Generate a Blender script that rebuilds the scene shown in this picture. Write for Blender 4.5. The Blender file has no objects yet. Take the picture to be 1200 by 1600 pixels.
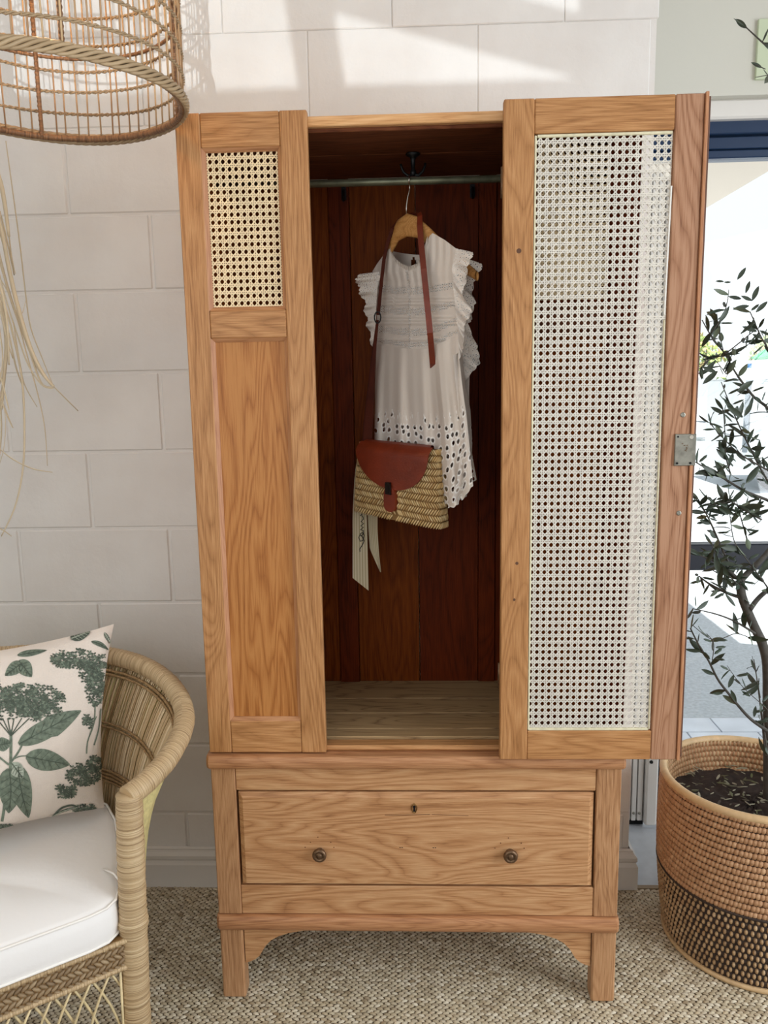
import bpy, math, random
import numpy as np
from mathutils import Vector, Matrix
random.seed(7); rng = np.random.default_rng(7)
D = bpy.data; COL = bpy.context.scene.collection; SC = bpy.context.scene
pi, sin, cos = math.pi, math.sin, math.cos

# ------------------------------------------------------------------ camera
FPX, PITCH, YAW, ROLL = 1237.47, -0.1597, -0.03855, -0.01751
CAMP = Vector((0.4816, -1.7137, 1.4793))
fw = Vector((sin(YAW)*cos(PITCH), cos(YAW)*cos(PITCH), sin(PITCH)))
_r = Vector((cos(YAW), -sin(YAW), 0)); _u = _r.cross(fw)
cr = _r*cos(ROLL) + _u*sin(ROLL); cu = _u*cos(ROLL) - _r*sin(ROLL)
cd = D.cameras.new('camera'); cam = D.objects.new('camera', cd); COL.objects.link(cam)
cd.sensor_fit = 'VERTICAL'; cd.sensor_height = 36; cd.lens = 36*FPX/1600; cd.clip_start = .05; cd.clip_end = 200
M = Matrix((cr, cu, -fw)).transposed().to_4x4(); M.translation = CAMP; cam.matrix_world = M
SC.camera = cam
def at(x, y, Y):
    "point of the photograph on the upright plane y=Y (used to measure real positions)"
    d = fw*FPX + cr*(x-600) - cu*(y-800); return CAMP + d*((Y-CAMP.y)/d.y)
def atz(x, y, Z):
    d = fw*FPX + cr*(x-600) - cu*(y-800); return CAMP + d*((Z-CAMP.z)/d.z)

# ------------------------------------------------------------------ world, sun, lamps, exposure
SC.view_settings.view_transform = 'Standard'; SC.view_settings.look = 'None'
SC.view_settings.gamma = 1; SC.view_settings.use_curve_mapping = False
SC.view_settings.exposure = 0.0
w = D.worlds.new('world'); SC.world = w; w.use_nodes = True
wb = w.node_tree.nodes['Background']; wb.inputs[0].default_value = (.90, .96, 1, 1); wb.inputs[1].default_value = 1.15
def lamp(name, kind, loc, target, energy, color, **kw):
    l = D.lights.new(name, kind); o = D.objects.new(name, l); COL.objects.link(o)
    o.location = loc; o.rotation_euler = (Vector(target)-Vector(loc)).to_track_quat('-Z', 'Y').to_euler()
    l.energy = energy; l.color = color
    for k, v in kw.items(): setattr(l, k, v)
    return o
lamp('sun', 'SUN', (0, -3, 9), (0.2, -2.35, 6), 9.0, (1, .96, .9), angle=.009)
# daylight from the shop windows on the right
lamp('window_daylight', 'AREA', (2.85, -1.25, 1.4), (.4, .0, .35), 45, (.90, .95, 1), shape='RECTANGLE', size=1.3, size_y=1.9)
lamp('front_fill_light', 'AREA', (-.3, -2.3, 1.25), (.3, .1, .1), 12, (1, .94, .87), shape='RECTANGLE', size=3.0, size_y=1.3)  # unseen fill lamp added to make up light the front wall blocks
# low sun glint thrown up off the street, an unseen spot cut by added bars
SPOT = Vector((.8, -5.2, .02))
lamp('street_glint', 'SPOT', SPOT, (.35, .45, 2.6), 640, (.86, .95, 1), spot_size=1.0, spot_blend=.1, shadow_soft_size=.012)

# ------------------------------------------------------------------ materials
def mat(name):
    m = D.materials.new(name); m.use_nodes = True; nt = m.node_tree; return m, nt, nt.nodes['Principled BSDF']
def N(nt, t, **kw):
    n = nt.nodes.new(t)
    for k, v in kw.items():
        if k.startswith('i_'): n.inputs[k[2:].replace('_', ' ')].default_value = v
        else: setattr(n, k, v)
    return n
def ramp(nt, src, stops):
    r = N(nt, 'ShaderNodeValToRGB'); e = r.color_ramp.elements
    while len(e) < len(stops): e.new(.5)
    for q, (p, c) in zip(e, stops): q.position = p; q.color = (*c, 1)
    nt.links.new(src, r.inputs[0]); return r.outputs[0]
def srgb(r, g, b):
    f = lambda c: (c/255/12.92) if c/255 <= .04045 else ((c/255+.055)/1.055)**2.4
    return (f(r), f(g), f(b))
def plain(name, c, rough=.6, metal=0, noise=0, nscale=30, bump=0, bscale=200, emit=0, spec=.5, trans=0):
    m, nt, b = mat(name)
    b.inputs['Base Color'].default_value = (*c, 1); b.inputs['Roughness'].default_value = rough
    b.inputs['Metallic'].default_value = metal; b.inputs['Specular IOR Level'].default_value = spec
    tc = N(nt, 'ShaderNodeTexCoord')
    if noise:
        n = N(nt, 'ShaderNodeTexNoise', i_Scale=nscale, i_Detail=5.0); nt.links.new(tc.outputs['Object'], n.inputs['Vector'])
        c0 = tuple(x*(1-noise) for x in c); c1 = tuple(min(1, x*(1+noise)) for x in c)
        nt.links.new(ramp(nt, n.outputs['Fac'], [(.3, c0), (.7, c1)]), b.inputs['Base Color'])
    if bump:
        n2 = N(nt, 'ShaderNodeTexNoise', i_Scale=bscale, i_Detail=4.0); nt.links.new(tc.outputs['Object'], n2.inputs['Vector'])
        bp = N(nt, 'ShaderNodeBump', i_Strength=bump, i_Distance=.002); nt.links.new(n2.outputs['Fac'], bp.inputs['Height'])
        nt.links.new(bp.outputs['Normal'], b.inputs['Normal'])
    if emit:
        b.inputs['Emission Color'].default_value = (*c, 1); b.inputs['Emission Strength'].default_value = emit
    if trans:
        b.inputs['Transmission Weight'].default_value = trans
    return m
def wood(name, dark, mid, light, axis='z', rough=.45, cath=.16, scale=1.0, knots=0, spec=.35):
    "oiled timber: long fibres along one axis, broad cathedral figure, pores"
    m, nt, b = mat(name); L = nt.links.new
    tc = N(nt, 'ShaderNodeTexCoord'); oi = N(nt, 'ShaderNodeObjectInfo')
    add = N(nt, 'ShaderNodeVectorMath', operation='ADD'); mul = N(nt, 'ShaderNodeVectorMath', operation='SCALE')
    comb = N(nt, 'ShaderNodeCombineXYZ'); 
    for i in range(3): L(oi.outputs['Random'], comb.inputs[i])
    L(comb.outputs[0], mul.inputs[0]); mul.inputs['Scale'].default_value = 13.7
    L(tc.outputs['Object'], add.inputs[0]); L(mul.outputs[0], add.inputs[1])
    s = {'z': (1, 1, .028), 'x': (.028, 1, 1), 'y': (1, .028, 1)}[axis]
    mp = N(nt, 'ShaderNodeMapping'); mp.inputs['Scale'].default_value = s; L(add.outputs[0], mp.inputs[0])
    fib = N(nt, 'ShaderNodeTexNoise', i_Scale=560*scale, i_Detail=6.0, i_Roughness=.6); L(mp.outputs[0], fib.inputs['Vector'])
    s2 = {'z': (1, 1, .13), 'x': (.13, 1, 1), 'y': (1, .13, 1)}[axis]
    mp2 = N(nt, 'ShaderNodeMapping'); mp2.inputs['Scale'].default_value = s2; L(add.outputs[0], mp2.inputs[0])
    big = N(nt, 'ShaderNodeTexNoise', i_Scale=9*scale, i_Detail=2.0, i_Distortion=.6); L(mp2.outputs[0], big.inputs['Vector'])
    rings = N(nt, 'ShaderNodeMath', operation='MULTIPLY'); L(big.outputs['Fac'], rings.inputs[0]); rings.inputs[1].default_value = 20
    fr = N(nt, 'ShaderNodeMath', operation='PINGPONG'); L(rings.outputs[0], fr.inputs[0]); fr.inputs[1].default_value = .5
    fp_ = N(nt, 'ShaderNodeMath', operation='POWER'); fd = N(nt, 'ShaderNodeMath', operation='MULTIPLY'); L(fr.outputs[0], fd.inputs[0]); fd.inputs[1].default_value = 2.0; L(fd.outputs[0], fp_.inputs[0]); fp_.inputs[1].default_value = .6
    m2 = N(nt, 'ShaderNodeMath', operation='MULTIPLY'); L(fp_.outputs[0], m2.inputs[0]); m2.inputs[1].default_value = cath
    tone = N(nt, 'ShaderNodeTexNoise', i_Scale=3.5, i_Detail=2.0); L(add.outputs[0], tone.inputs['Vector'])
    a1 = N(nt, 'ShaderNodeMath', operation='MULTIPLY_ADD'); L(tone.outputs['Fac'], a1.inputs[0]); a1.inputs[1].default_value = .16; L(m2.outputs[0], a1.inputs[2])
    a2 = N(nt, 'ShaderNodeMath', operation='MULTIPLY_ADD'); L(fib.outputs['Fac'], a2.inputs[0]); a2.inputs[1].default_value = .75; L(a1.outputs[0], a2.inputs[2])
    c = ramp(nt, a2.outputs[0], [(.34, dark), (.54, mid), (.74, light)])
    if knots:
        vo = N(nt, 'ShaderNodeTexVoronoi', i_Scale=knots); L(mp2.outputs[0], vo.inputs['Vector'])
        kr = ramp(nt, vo.outputs['Distance'], [(.03, (.25, .2, .18)), (.12, (1, 1, 1))])
        mx = N(nt, 'ShaderNodeMixRGB', blend_type='MULTIPLY'); mx.inputs[0].default_value = .8; L(c, mx.inputs[1]); L(kr, mx.inputs[2]); c = mx.outputs[0]
    L(c, b.inputs['Base Color']); b.inputs['Roughness'].default_value = rough; b.inputs['Specular IOR Level'].default_value = spec
    bp = N(nt, 'ShaderNodeBump', i_Strength=.2, i_Distance=.0008); L(a2.outputs[0], bp.inputs['Height']); L(bp.outputs['Normal'], b.inputs['Normal'])
    return m
def island(name, cols, rough=.55, bump=0):
    "each loose strand of one mesh gets its own tone"
    m, nt, b = mat(name); g = N(nt, 'ShaderNodeNewGeometry'); n = len(cols)
    nt.links.new(ramp(nt, g.outputs['Random Per Island'], [(i/(n-1), c) for i, c in enumerate(cols)]), b.inputs['Base Color'])
    b.inputs['Roughness'].default_value = rough; b.inputs['Specular IOR Level'].default_value = .4
    return m
def wrapmat(name, dark, mid, light, freq=260, bump=.8):
    "cane wound around a core: fine rings along the tube's length (UV v in metres)"
    m, nt, b = mat(name); L = nt.links.new; tc = N(nt, 'ShaderNodeTexCoord')
    mp = N(nt, 'ShaderNodeMapping'); mp.inputs['Scale'].default_value = (.6, freq, 1); L(tc.outputs['UV'], mp.inputs[0])
    n = N(nt, 'ShaderNodeTexNoise', i_Scale=1.0, i_Detail=3.0, i_Roughness=.7); L(mp.outputs[0], n.inputs['Vector'])
    L(ramp(nt, n.outputs['Fac'], [(.32, dark), (.5, mid), (.68, light)]), b.inputs['Base Color'])
    bp = N(nt, 'ShaderNodeBump', i_Strength=bump, i_Distance=.002); L(n.outputs['Fac'], bp.inputs['Height']); L(bp.outputs['Normal'], b.inputs['Normal'])
    b.inputs['Roughness'].default_value = .45
    return m

oak = (srgb(140, 94, 54), srgb(180, 128, 80), srgb(206, 156, 106))
OAKZ = wood('oak_upright', *oak, 'z'); OAKX = wood('oak_level', *oak, 'x')
OAKB = wood('oak_base_level', srgb(144, 98, 62), srgb(188, 138, 94), srgb(210, 166, 122), 'x', cath=.22)
OAKBZ = wood('oak_base_upright', srgb(142, 98, 64), srgb(184, 138, 98), srgb(206, 164, 124), 'z', cath=.12)
OAKP = wood('oak_panel', srgb(138, 82, 36), srgb(168, 106, 52), srgb(190, 130, 72), 'z', cath=.3, scale=.8)
OAKD = wood('oak_moulding', srgb(140, 92, 60), srgb(180, 128, 88), srgb(202, 152, 110), 'x')
OAKDZ = wood('oak_moulding_upright', srgb(140, 92, 60), srgb(180, 128, 88), srgb(202, 152, 110), 'z')
OAKT = wood('oak_top_edge', srgb(190, 132, 80), srgb(222, 170, 116), srgb(236, 192, 142), 'x', cath=.15)
RED = wood('reddish_stile_wood', srgb(122, 80, 56), srgb(160, 114, 84), srgb(182, 138, 108), 'z', cath=.3)
BEADZ = wood('pinkish_bead', srgb(156, 100, 68), srgb(188, 134, 96), srgb(206, 156, 118), 'z', cath=.1)
INNER = wood('stained_pine_upright', srgb(76, 31, 3), srgb(112, 51, 6), srgb(136, 68, 14), 'z', rough=.55, knots=7, spec=.12)
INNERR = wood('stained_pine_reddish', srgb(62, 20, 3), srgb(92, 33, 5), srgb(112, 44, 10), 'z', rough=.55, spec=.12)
INNERX = wood('stained_pine_ceiling', srgb(62, 32, 18), srgb(100, 56, 34), srgb(126, 76, 48), 'x', rough=.6, knots=6, spec=.15)
FLOORW = wood('grey_brown_floor_boards', srgb(96, 72, 48), srgb(142, 112, 78), srgb(172, 142, 102), 'x', rough=.6, cath=.5, knots=5)
HANGW = wood('hanger_beech', srgb(160, 104, 52), srgb(198, 140, 78), srgb(216, 164, 102), 'x', cath=.2)
CANEW = plain('cane_cream', srgb(248, 224, 182), .45, noise=.08, nscale=60)
CANEG = plain('cane_pale_grey', srgb(226, 220, 208), .45, noise=.08, nscale=60)
SPLINE = plain('cane_spline', srgb(222, 214, 182), .5, noise=.12, nscale=80)
DEDGE = plain('darkened_door_edge', srgb(98, 64, 46), .5, noise=.2, nscale=20)
def wallmat():
    m, nt, b = mat('white_wall_paint'); L = nt.links.new; tc = N(nt, 'ShaderNodeTexCoord')
    n = N(nt, 'ShaderNodeTexNoise', i_Scale=5.0, i_Detail=3.0); L(tc.outputs['Object'], n.inputs['Vector'])
    L(ramp(nt, n.outputs['Fac'], [(.3, srgb(222, 217, 212)), (.7, srgb(230, 227, 223))]), b.inputs['Base Color'])
    n2 = N(nt, 'ShaderNodeTexNoise', i_Scale=55.0, i_Detail=6.0, i_Roughness=.6); L(tc.outputs['Object'], n2.inputs['Vector'])
    n3 = N(nt, 'ShaderNodeTexNoise', i_Scale=11.0, i_Detail=2.0); L(tc.outputs['Object'], n3.inputs['Vector'])
    ad = N(nt, 'ShaderNodeMath', operation='MULTIPLY_ADD'); L(n3.outputs['Fac'], ad.inputs[0]); ad.inputs[1].default_value = 2.2; L(n2.outputs['Fac'], ad.inputs[2])
    bp = N(nt, 'ShaderNodeBump', i_Strength=.32, i_Distance=.004); L(ad.outputs[0], bp.inputs['Height']); L(bp.outputs['Normal'], b.inputs['Normal'])
    b.inputs['Roughness'].default_value = .5; b.inputs['Specular IOR Level'].default_value = .3
    return m
WALL = wallmat()
WALLG = plain('pale_grey_green_paint', srgb(205, 203, 192), .6, bump=.2, bscale=60)
TRIMW = plain('white_gloss_trim', srgb(222, 218, 212), .35)
NAVY = plain('navy_frame_paint', srgb(20, 46, 78), .35)
NAVYD = plain('navy_rail_shaded', srgb(20, 26, 40), .4)  # the frame's navy with shade put into the colour
CARPET = island('seagrass_strands', [srgb(176, 160, 132), srgb(210, 198, 172), srgb(192, 176, 148), srgb(226, 216, 194), srgb(160, 142, 114)], .42)
CARPETB = plain('seagrass_base', srgb(120, 104, 82), .8, noise=.3, nscale=90, bump=1, bscale=120)
TILEW = plain('white_glazed_floor', srgb(196, 200, 206), .15, noise=.05)
BRONZE = plain('dark_bronze', srgb(116, 92, 70), .42, .75, noise=.3, nscale=200)
BRASS = plain('worn_brass', srgb(150, 120, 74), .35, 1)
STEEL = plain('aged_steel', srgb(150, 148, 138), .38, .9, noise=.25, nscale=60)
IRON = plain('black_iron', srgb(26, 28, 30), .4, .6)
CHROME = plain('bright_wire', srgb(220, 215, 205), .2, 1)
RODM = plain('greenish_metal_rod', srgb(120, 122, 100), .4, .6, noise=.3, nscale=30)
BLACK = plain('black_hole', (.004, .004, .004), .9)
LEATHER = plain('tan_leather', srgb(116, 42, 17), .42, noise=.18, nscale=25, bump=.3, bscale=300)
LEATHD = plain('dark_brown_leather', srgb(74, 28, 13), .6, spec=.15, noise=.2, nscale=25, bump=.3, bscale=300)
STRAW = island('woven_palm', [srgb(206, 172, 114), srgb(224, 196, 144), srgb(190, 152, 98), srgb(232, 208, 160)], .55)
STRAWB = plain('woven_palm_base', srgb(136, 102, 58), .8)
WHITEC = plain('white_canvas', srgb(250, 248, 246), .8, bump=.25, bscale=60)
PIPING = plain('white_piping', srgb(250, 246, 240), .7)
WICK = wrapmat('wrapped_cane', srgb(140, 112, 78), srgb(196, 168, 128), srgb(224, 202, 164), 330, .9)
WICKD = wrapmat('wrapped_rattan_orange', srgb(74, 50, 32), srgb(124, 88, 58), srgb(150, 110, 74), 400, 1)
STRANDS = island('reed_strands', [srgb(160, 130, 90), srgb(214, 188, 148), srgb(186, 156, 114), srgb(230, 208, 172), srgb(200, 172, 130)], .5)
REED = plain('thin_pale_reed', srgb(226, 206, 160), .5, noise=.12, nscale=40)
CANEY = plain('yellow_reed_patch', srgb(214, 202, 142), .6, noise=.15, nscale=120, bump=.6, bscale=200)
WICKB = island('grey_brown_rattan', [srgb(126, 104, 78), srgb(162, 138, 106), srgb(144, 120, 90), srgb(178, 156, 124)], .5)
WICKO = island('thin_rattan_ribs', [srgb(150, 112, 76), srgb(172, 138, 100), srgb(158, 124, 90), srgb(184, 154, 116)], .5)
DARKROD = plain('dark_post', srgb(96, 66, 44), .6)
BASK = island('coiled_tan_grass', [srgb(176, 134, 98), srgb(188, 146, 108), srgb(170, 128, 92), srgb(198, 158, 120)], .6)
BASKI = plain('coiled_tan_core', srgb(166, 118, 80), .7, noise=.2, nscale=60)
BASKR = plain('basket_rim_grass', srgb(206, 174, 130), .5, noise=.12, nscale=50)
BASKD = plain('dark_dyed_grass', srgb(52, 38, 30), .7, noise=.3, nscale=80)
BASKL = island('light_core_beads', [srgb(150, 118, 84), srgb(186, 154, 114), srgb(168, 134, 96), srgb(198, 168, 130)], .6)
SOIL = plain('dark_potting_soil', srgb(48, 36, 30), .95, noise=.5, nscale=40, bump=1, bscale=60)
BARK = plain('olive_bark', srgb(74, 70, 64), .85, noise=.25, nscale=60, bump=.6, bscale=150)
LEAFD = plain('olive_leaf_dark', srgb(58, 70, 56), .45, noise=.2, nscale=30)
LEAFG = plain('olive_leaf_grey', srgb(104, 116, 96), .5, noise=.15, nscale=30)
LITT = island('leaf_litter', [srgb(120, 110, 90), srgb(160, 156, 136), srgb(90, 92, 60), srgb(60, 46, 36)], .6)
DRY = island('dried_grass', [srgb(206, 184, 152), srgb(164, 140, 112), srgb(218, 202, 172), srgb(138, 116, 96)], .6)
MINT = plain('mint_painted_board', srgb(196, 206, 176), .6)
LEAFB = island('mixed_green_hedge', [srgb(130, 160, 90), srgb(170, 190, 110), srgb(110, 140, 80), srgb(200, 170, 120)], .6)  # hedge greens and a tan, one tone per leaf
ASPH = plain('grey_asphalt', srgb(176, 184, 190), .9, noise=.15, nscale=60, bump=.4, bscale=80)
PAVE = plain('blue_grey_paving', srgb(206, 214, 224), .6, noise=.08, nscale=9)
CANO = plain('beige_soffit', srgb(222, 208, 190), .8)
VWHT = plain('trailer_white', srgb(225, 228, 228), .4)
VGRY = plain('trailer_post_grey', srgb(110, 120, 128), .5)  # plain grey for the trailer posts
VBLU = plain('car_blue', srgb(60, 120, 180), .3)
GREENP = plain('green_fabric', srgb(40, 150, 90), .6)
def glassmat():
    m, nt, b = mat('clear_pane'); L = nt.links.new
    t = N(nt, 'ShaderNodeBsdfTransparent'); g = N(nt, 'ShaderNodeBsdfGlossy', i_Roughness=.02); mx = N(nt, 'ShaderNodeMixShader'); mx.inputs[0].default_value = .05
    L(t.outputs[0], mx.inputs[1]); L(g.outputs[0], mx.inputs[2]); L(mx.outputs[0], nt.nodes['Material Output'].inputs[0]); return m
GLASS = glassmat()
BULB = plain('warm_bulb', (1, .62, .28), .3, emit=14)

# ------------------------------------------------------------------ mesh helpers
class MB:
    def __init__(s): s.v = []; s.f = []; s.mi = []; s.uv = []; s.cur = 0
    def face(s, idx, uv=None): s.f.append(tuple(idx)); s.mi.append(s.cur); s.uv.append(uv)
    def box(s, x0, y0, z0, x1, y1, z1, bev=0):
        if bev:   # chamfered on every edge
            b = bev; n = len(s.v); X, Y, Z = (x0, x1), (y0, y1), (z0, z1)
            idx = {}
            for i in (0, 1):
                for j in (0, 1):
                    for k in (0, 1):
                        sx, sy, sz = (1, -1)[i], (1, -1)[j], (1, -1)[k]
                        for a in range(3):
                            p = [X[i]+sx*b, Y[j]+sy*b, Z[k]+sz*b]; p[a] = (X[i], Y[j], Z[k])[a]
                            idx[i, j, k, a] = len(s.v); s.v.append(tuple(p))
            def q(*l): s.face([idx[t] for t in l])
            for i in (0, 1): l = [(i, 0, 0, 0), (i, 1, 0, 0), (i, 1, 1, 0), (i, 0, 1, 0)]; q(*(l if i else l[::-1]))
            for j in (0, 1): l = [(0, j, 0, 1), (0, j, 1, 1), (1, j, 1, 1), (1, j, 0, 1)]; q(*(l if j else l[::-1]))
            for k in (0, 1): l = [(0, 0, k, 2), (1, 0, k, 2), (1, 1, k, 2), (0, 1, k, 2)]; q(*(l if k else l[::-1]))
            for i in (0, 1):
                for j in (0, 1): l = [(i, j, 0, 0), (i, j, 0, 1), (i, j, 1, 1), (i, j, 1, 0)]; q(*(l if i == j else l[::-1]))
                for k in (0, 1): l = [(i, 0, k, 0), (i, 1, k, 0), (i, 1, k, 2), (i, 0, k, 2)]; q(*(l if i == k else l[::-1]))
            for j in (0, 1):
                for k in (0, 1): l = [(0, j, k, 1), (0, j, k, 2), (1, j, k, 2), (1, j, k, 1)]; q(*(l if j == k else l[::-1]))
            for i in (0, 1):
                for j in (0, 1):
                    for k in (0, 1): l = [(i, j, k, 0), (i, j, k, 1), (i, j, k, 2)]; q(*(l if (i+j+k) % 2 else l[::-1]))
            return s
        n = len(s.v); s.v += [(x, y, z) for x in (x0, x1) for y in (y0, y1) for z in (z0, z1)]
        for f in ((0, 1, 3, 2), (4, 6, 7, 5), (0, 4, 5, 1), (2, 3, 7, 6), (0, 2, 6, 4), (1, 5, 7, 3)): s.face([n+i for i in f])
        return s
    def bar(s, a, b, w, t, up=(0, 1, 0)):
        "box beam from a to b, width w sideways, thickness t along up"
        a, b = Vector(a), Vector(b); d = (b-a).normalized(); u = Vector(up); u = (u-d*u.dot(d)).normalized(); r = d.cross(u)
        n = len(s.v)
        for p in (a, b):
            for i, j in ((-1, -1), (1, -1), (1, 1), (-1, 1)): s.v.append(tuple(p+r*(w/2*i)+u*(t/2*j)))
        for f in ((3, 2, 1, 0), (4, 5, 6, 7), (0, 1, 5, 4), (1, 2, 6, 5), (2, 3, 7, 6), (3, 0, 4, 7)): s.face([n+i for i in f])
        return s
    def tube(s, pts, r, seg=8, closed=False, flat=1.0, up=None, cap=True):
        pts = [Vector(p) for p in pts]; m = len(pts); R = r if isinstance(r, (list, tuple)) else [r]*m
        n0 = len(s.v); L = 0; prev = None; lens = []
        for i, p in enumerate(pts):
            if closed: t = pts[(i+1) % m]-pts[i-1]
            else: t = pts[min(i+1, m-1)]-pts[max(i-1, 0)]
            t = t.normalized() if t.length > 1e-9 else Vector((0, 0, 1))
            if up is not None: ref = Vector(up)
            elif prev is None: ref = Vector((0, 0, 1)) if abs(t.z) < .9 else Vector((1, 0, 0))
            else: ref = prev
            a = (ref-t*ref.dot(t)); a = a.normalized() if a.length > 1e-6 else t.orthogonal().normalized(); prev = a; b = t.cross(a)
            if i: L += (p-pts[i-1]).length
            lens.append(L)
            for k in range(seg):
                th = 2*pi*k/seg; s.v.append(tuple(p+a*(cos(th)*R[i])+b*(sin(th)*R[i]*flat)))
        rngi = range(m) if closed else range(m-1)
        for i in rngi:
            j = (i+1) % m; l0 = lens[i]; l1 = lens[j] if j else L+(pts[0]-pts[-1]).length
            for k in range(seg):
                k2 = (k+1) % seg
                s.face([n0+i*seg+k, n0+i*seg+k2, n0+j*seg+k2, n0+j*seg+k], [(k/seg, l0), ((k+1)/seg, l0), ((k+1)/seg, l1), (k/seg, l1)])
        if not closed and cap:
            s.face([n0+k for k in range(seg)][::-1]); s.face([n0+(m-1)*seg+k for k in range(seg)])
        return s
    def grid(s, P, closed_u=False, uvs=None, flip=False, skip=None, mi=None):
        "P[i][j] points"
        n0 = len(s.v); a, b = len(P), len(P[0])
        for row in P: s.v += [tuple(p) for p in row]
        for i in range(a-1):
            for j in range(b if closed_u else b-1):
                if skip and skip(i, j): continue
                j2 = (j+1) % b
                q = [n0+i*b+j, n0+i*b+j2, n0+(i+1)*b+j2, n0+(i+1)*b+j]
                uv = None
                if uvs: uv = [uvs[i][j], uvs[i][min(j+1, b-1)], uvs[i+1][min(j+1, b-1)], uvs[i+1][j]]
                if flip: q = q[::-1]; uv = uv[::-1] if uv else None
                s.face(q, uv)
                if mi: s.mi[-1] = mi(i, j)
        return s
    def lathe(s, prof, c, seg=32, axis='z'):
        P = []
        for r, h in prof:
            row = []
            for k in range(seg):
                t = 2*pi*k/seg
                if axis == 'z': row.append((c[0]+r*cos(t), c[1]+r*sin(t), c[2]+h))
                else: row.append((c[0]+r*cos(t), c[1]+h, c[2]+r*sin(t)))
            P.append(row)
        return s.grid(P, closed_u=True)
    def prism(s, poly, y0, y1):
        "poly of (x,z) extruded along y"
        n = len(s.v); m = len(poly)
        s.v += [(x, y0, z) for x, z in poly] + [(x, y1, z) for x, z in poly]
        s.face(range(n, n+m)); s.face([n+m+i for i in range(m)][::-1])
        for i in range(m): j = (i+1) % m; s.face([n+i, n+m+i, n+m+j, n+j])
        return s
    def blob(s, c, ax, seg=6, rings=4):
        "ellipsoid with axis vectors ax=(a,b,c)"
        c = Vector(c); A, B, Cc = [Vector(t) for t in ax]; n0 = len(s.v)
        s.v.append(tuple(c+Cc))
        for i in range(1, rings):
            ph = pi*i/rings
            for k in range(seg):
                t = 2*pi*k/seg; s.v.append(tuple(c+A*(sin(ph)*cos(t))+B*(sin(ph)*sin(t))+Cc*cos(ph)))
        s.v.append(tuple(c-Cc)); e = len(s.v)-1
        for k in range(seg):
            k2 = (k+1) % seg; s.face([n0, n0+1+k, n0+1+k2])
            for i in range(rings-2): s.face([n0+1+i*seg+k, n0+1+(i+1)*seg+k, n0+1+(i+1)*seg+k2, n0+1+i*seg+k2])
            s.face([e, n0+1+(rings-2)*seg+k2, n0+1+(rings-2)*seg+k])
        return s
    def mesh(s, name, mats, off=(0, 0, 0), smooth=False):
        me = D.meshes.new(name); o = Vector(off)
        me.from_pydata([(v[0]-o.x, v[1]-o.y, v[2]-o.z) for v in s.v], [], s.f)
        for m in (mats if isinstance(mats, (list, tuple)) else [mats]): me.materials.append(m)
        if any(s.mi): me.polygons.foreach_set('material_index', s.mi)
        if any(u is not None for u in s.uv):
            ul = me.uv_layers.new(name='UVMap'); flat = []
            for f, u in zip(s.f, s.uv):
                if u is None: flat += [0.0]*(2*len(f))
                else:
                    for q in u: flat += [q[0], q[1]]
            ul.data.foreach_set('uv', flat)
        if smooth: me.polygons.foreach_set('use_smooth', [True]*len(me.polygons))
        me.validate(); return me

def org(p):
    v = Vector((0, 0, 0))
    while p is not None: v += p.location; p = p.parent
    return v
def tag(o, label=None, cat=None, group=None, kind=None):
    if label: o['label'] = label
    if cat: o['category'] = cat
    if group: o['group'] = group
    if kind: o['kind'] = kind
    return o
def thing(name, loc, label, cat, group=None):
    o = D.objects.new(name, None); COL.objects.link(o); o.location = loc; o.empty_display_size = .05
    return tag(o, label, cat, group)
def part(name, mb, m, parent, label=None, smooth=False, kind=None):
    me = mb.mesh(name, m, org(parent), smooth); o = D.objects.new(name, me); COL.objects.link(o); o.parent = parent
    return tag(o, label, kind=kind)
def solo(name, mb, m, loc, label=None, cat=None, group=None, kind=None, smooth=False):
    me = mb.mesh(name, m, loc, smooth); o = D.objects.new(name, me); o.location = loc; COL.objects.link(o)
    return tag(o, label, cat, group, kind)
def struct(name, mb, m, loc=(0, 0, 0), smooth=False): return solo(name, mb, m, loc, kind='structure', smooth=smooth)
def rbox(*a, bev=.002): return MB().box(*a, bev=bev)
def smoothmod(o, lv=1):
    md = o.modifiers.new('soft', 'SUBSURF'); md.levels = lv; md.render_levels = lv

# ================================================================== SETTING
WY = .45; CX = 1.104
wall = struct('wall_back', MB().box(-2.6, WY+.0036, 0, CX-.004, .95, 3.0), WALL)
# painted concrete blocks, joints slightly sunk
def block_mesh(w0, h0, high):
    g = .0012 if high else .0025
    return rbox(0, 0, 0, w0-g, .03, h0-g, bev=.0022 if high else .0052).mesh('block', WALL)
BH, BL = .2155, .431
bfull = None; cache = {}
z = -.005 - .0; row = 0
zs = [.015 + BH*i - (.019 if i >= 9 else 0) for i in range(-1, 14)]
for i, z0 in enumerate(zs):
    z1 = min(zs[i+1] if i+1 < len(zs) else 3.0, 3.0); z0 = max(z0, 0)
    if z1-z0 < .03: continue
    x = -2.6 + ((-.2155) if i % 2 else 0); x = x + .022
    while x < CX:
        xa, xb = max(x, -2.6), min(x+BL, CX)
        if xb-xa > .03:
            key = (round(xb-xa, 3), round(z1-z0, 3), z0 > 2.1)
            if key not in cache: cache[key] = block_mesh(*key)
            o = D.objects.new('block', cache[key]); COL.objects.link(o); o.parent = wall
            o.location = (xa+.0012, WY+random.uniform(-.0006, .0009), z0+.0012)
        x += BL
struct('ceiling', MB().box(-2.6, -2.6, 3.0, 3.4, .95, 3.1), WALL)
struct('wall_left', MB().box(-2.75, -2.6, 0, -2.6, .95, 3.1), WALL)
# upper wall over the folding door
struct('wall_right', MB().box(CX, .75, 2.279, 3.4, .95, 3.0), WALLG)
struct('trim_1', MB().box(CX, .752, 2.5135, 3.4, .76, 2.5165), TRIMW)
struct('trim_2', rbox(CX, .775, 2.225, 3.4, .95, 2.279, bev=.006), TRIMW)
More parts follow.
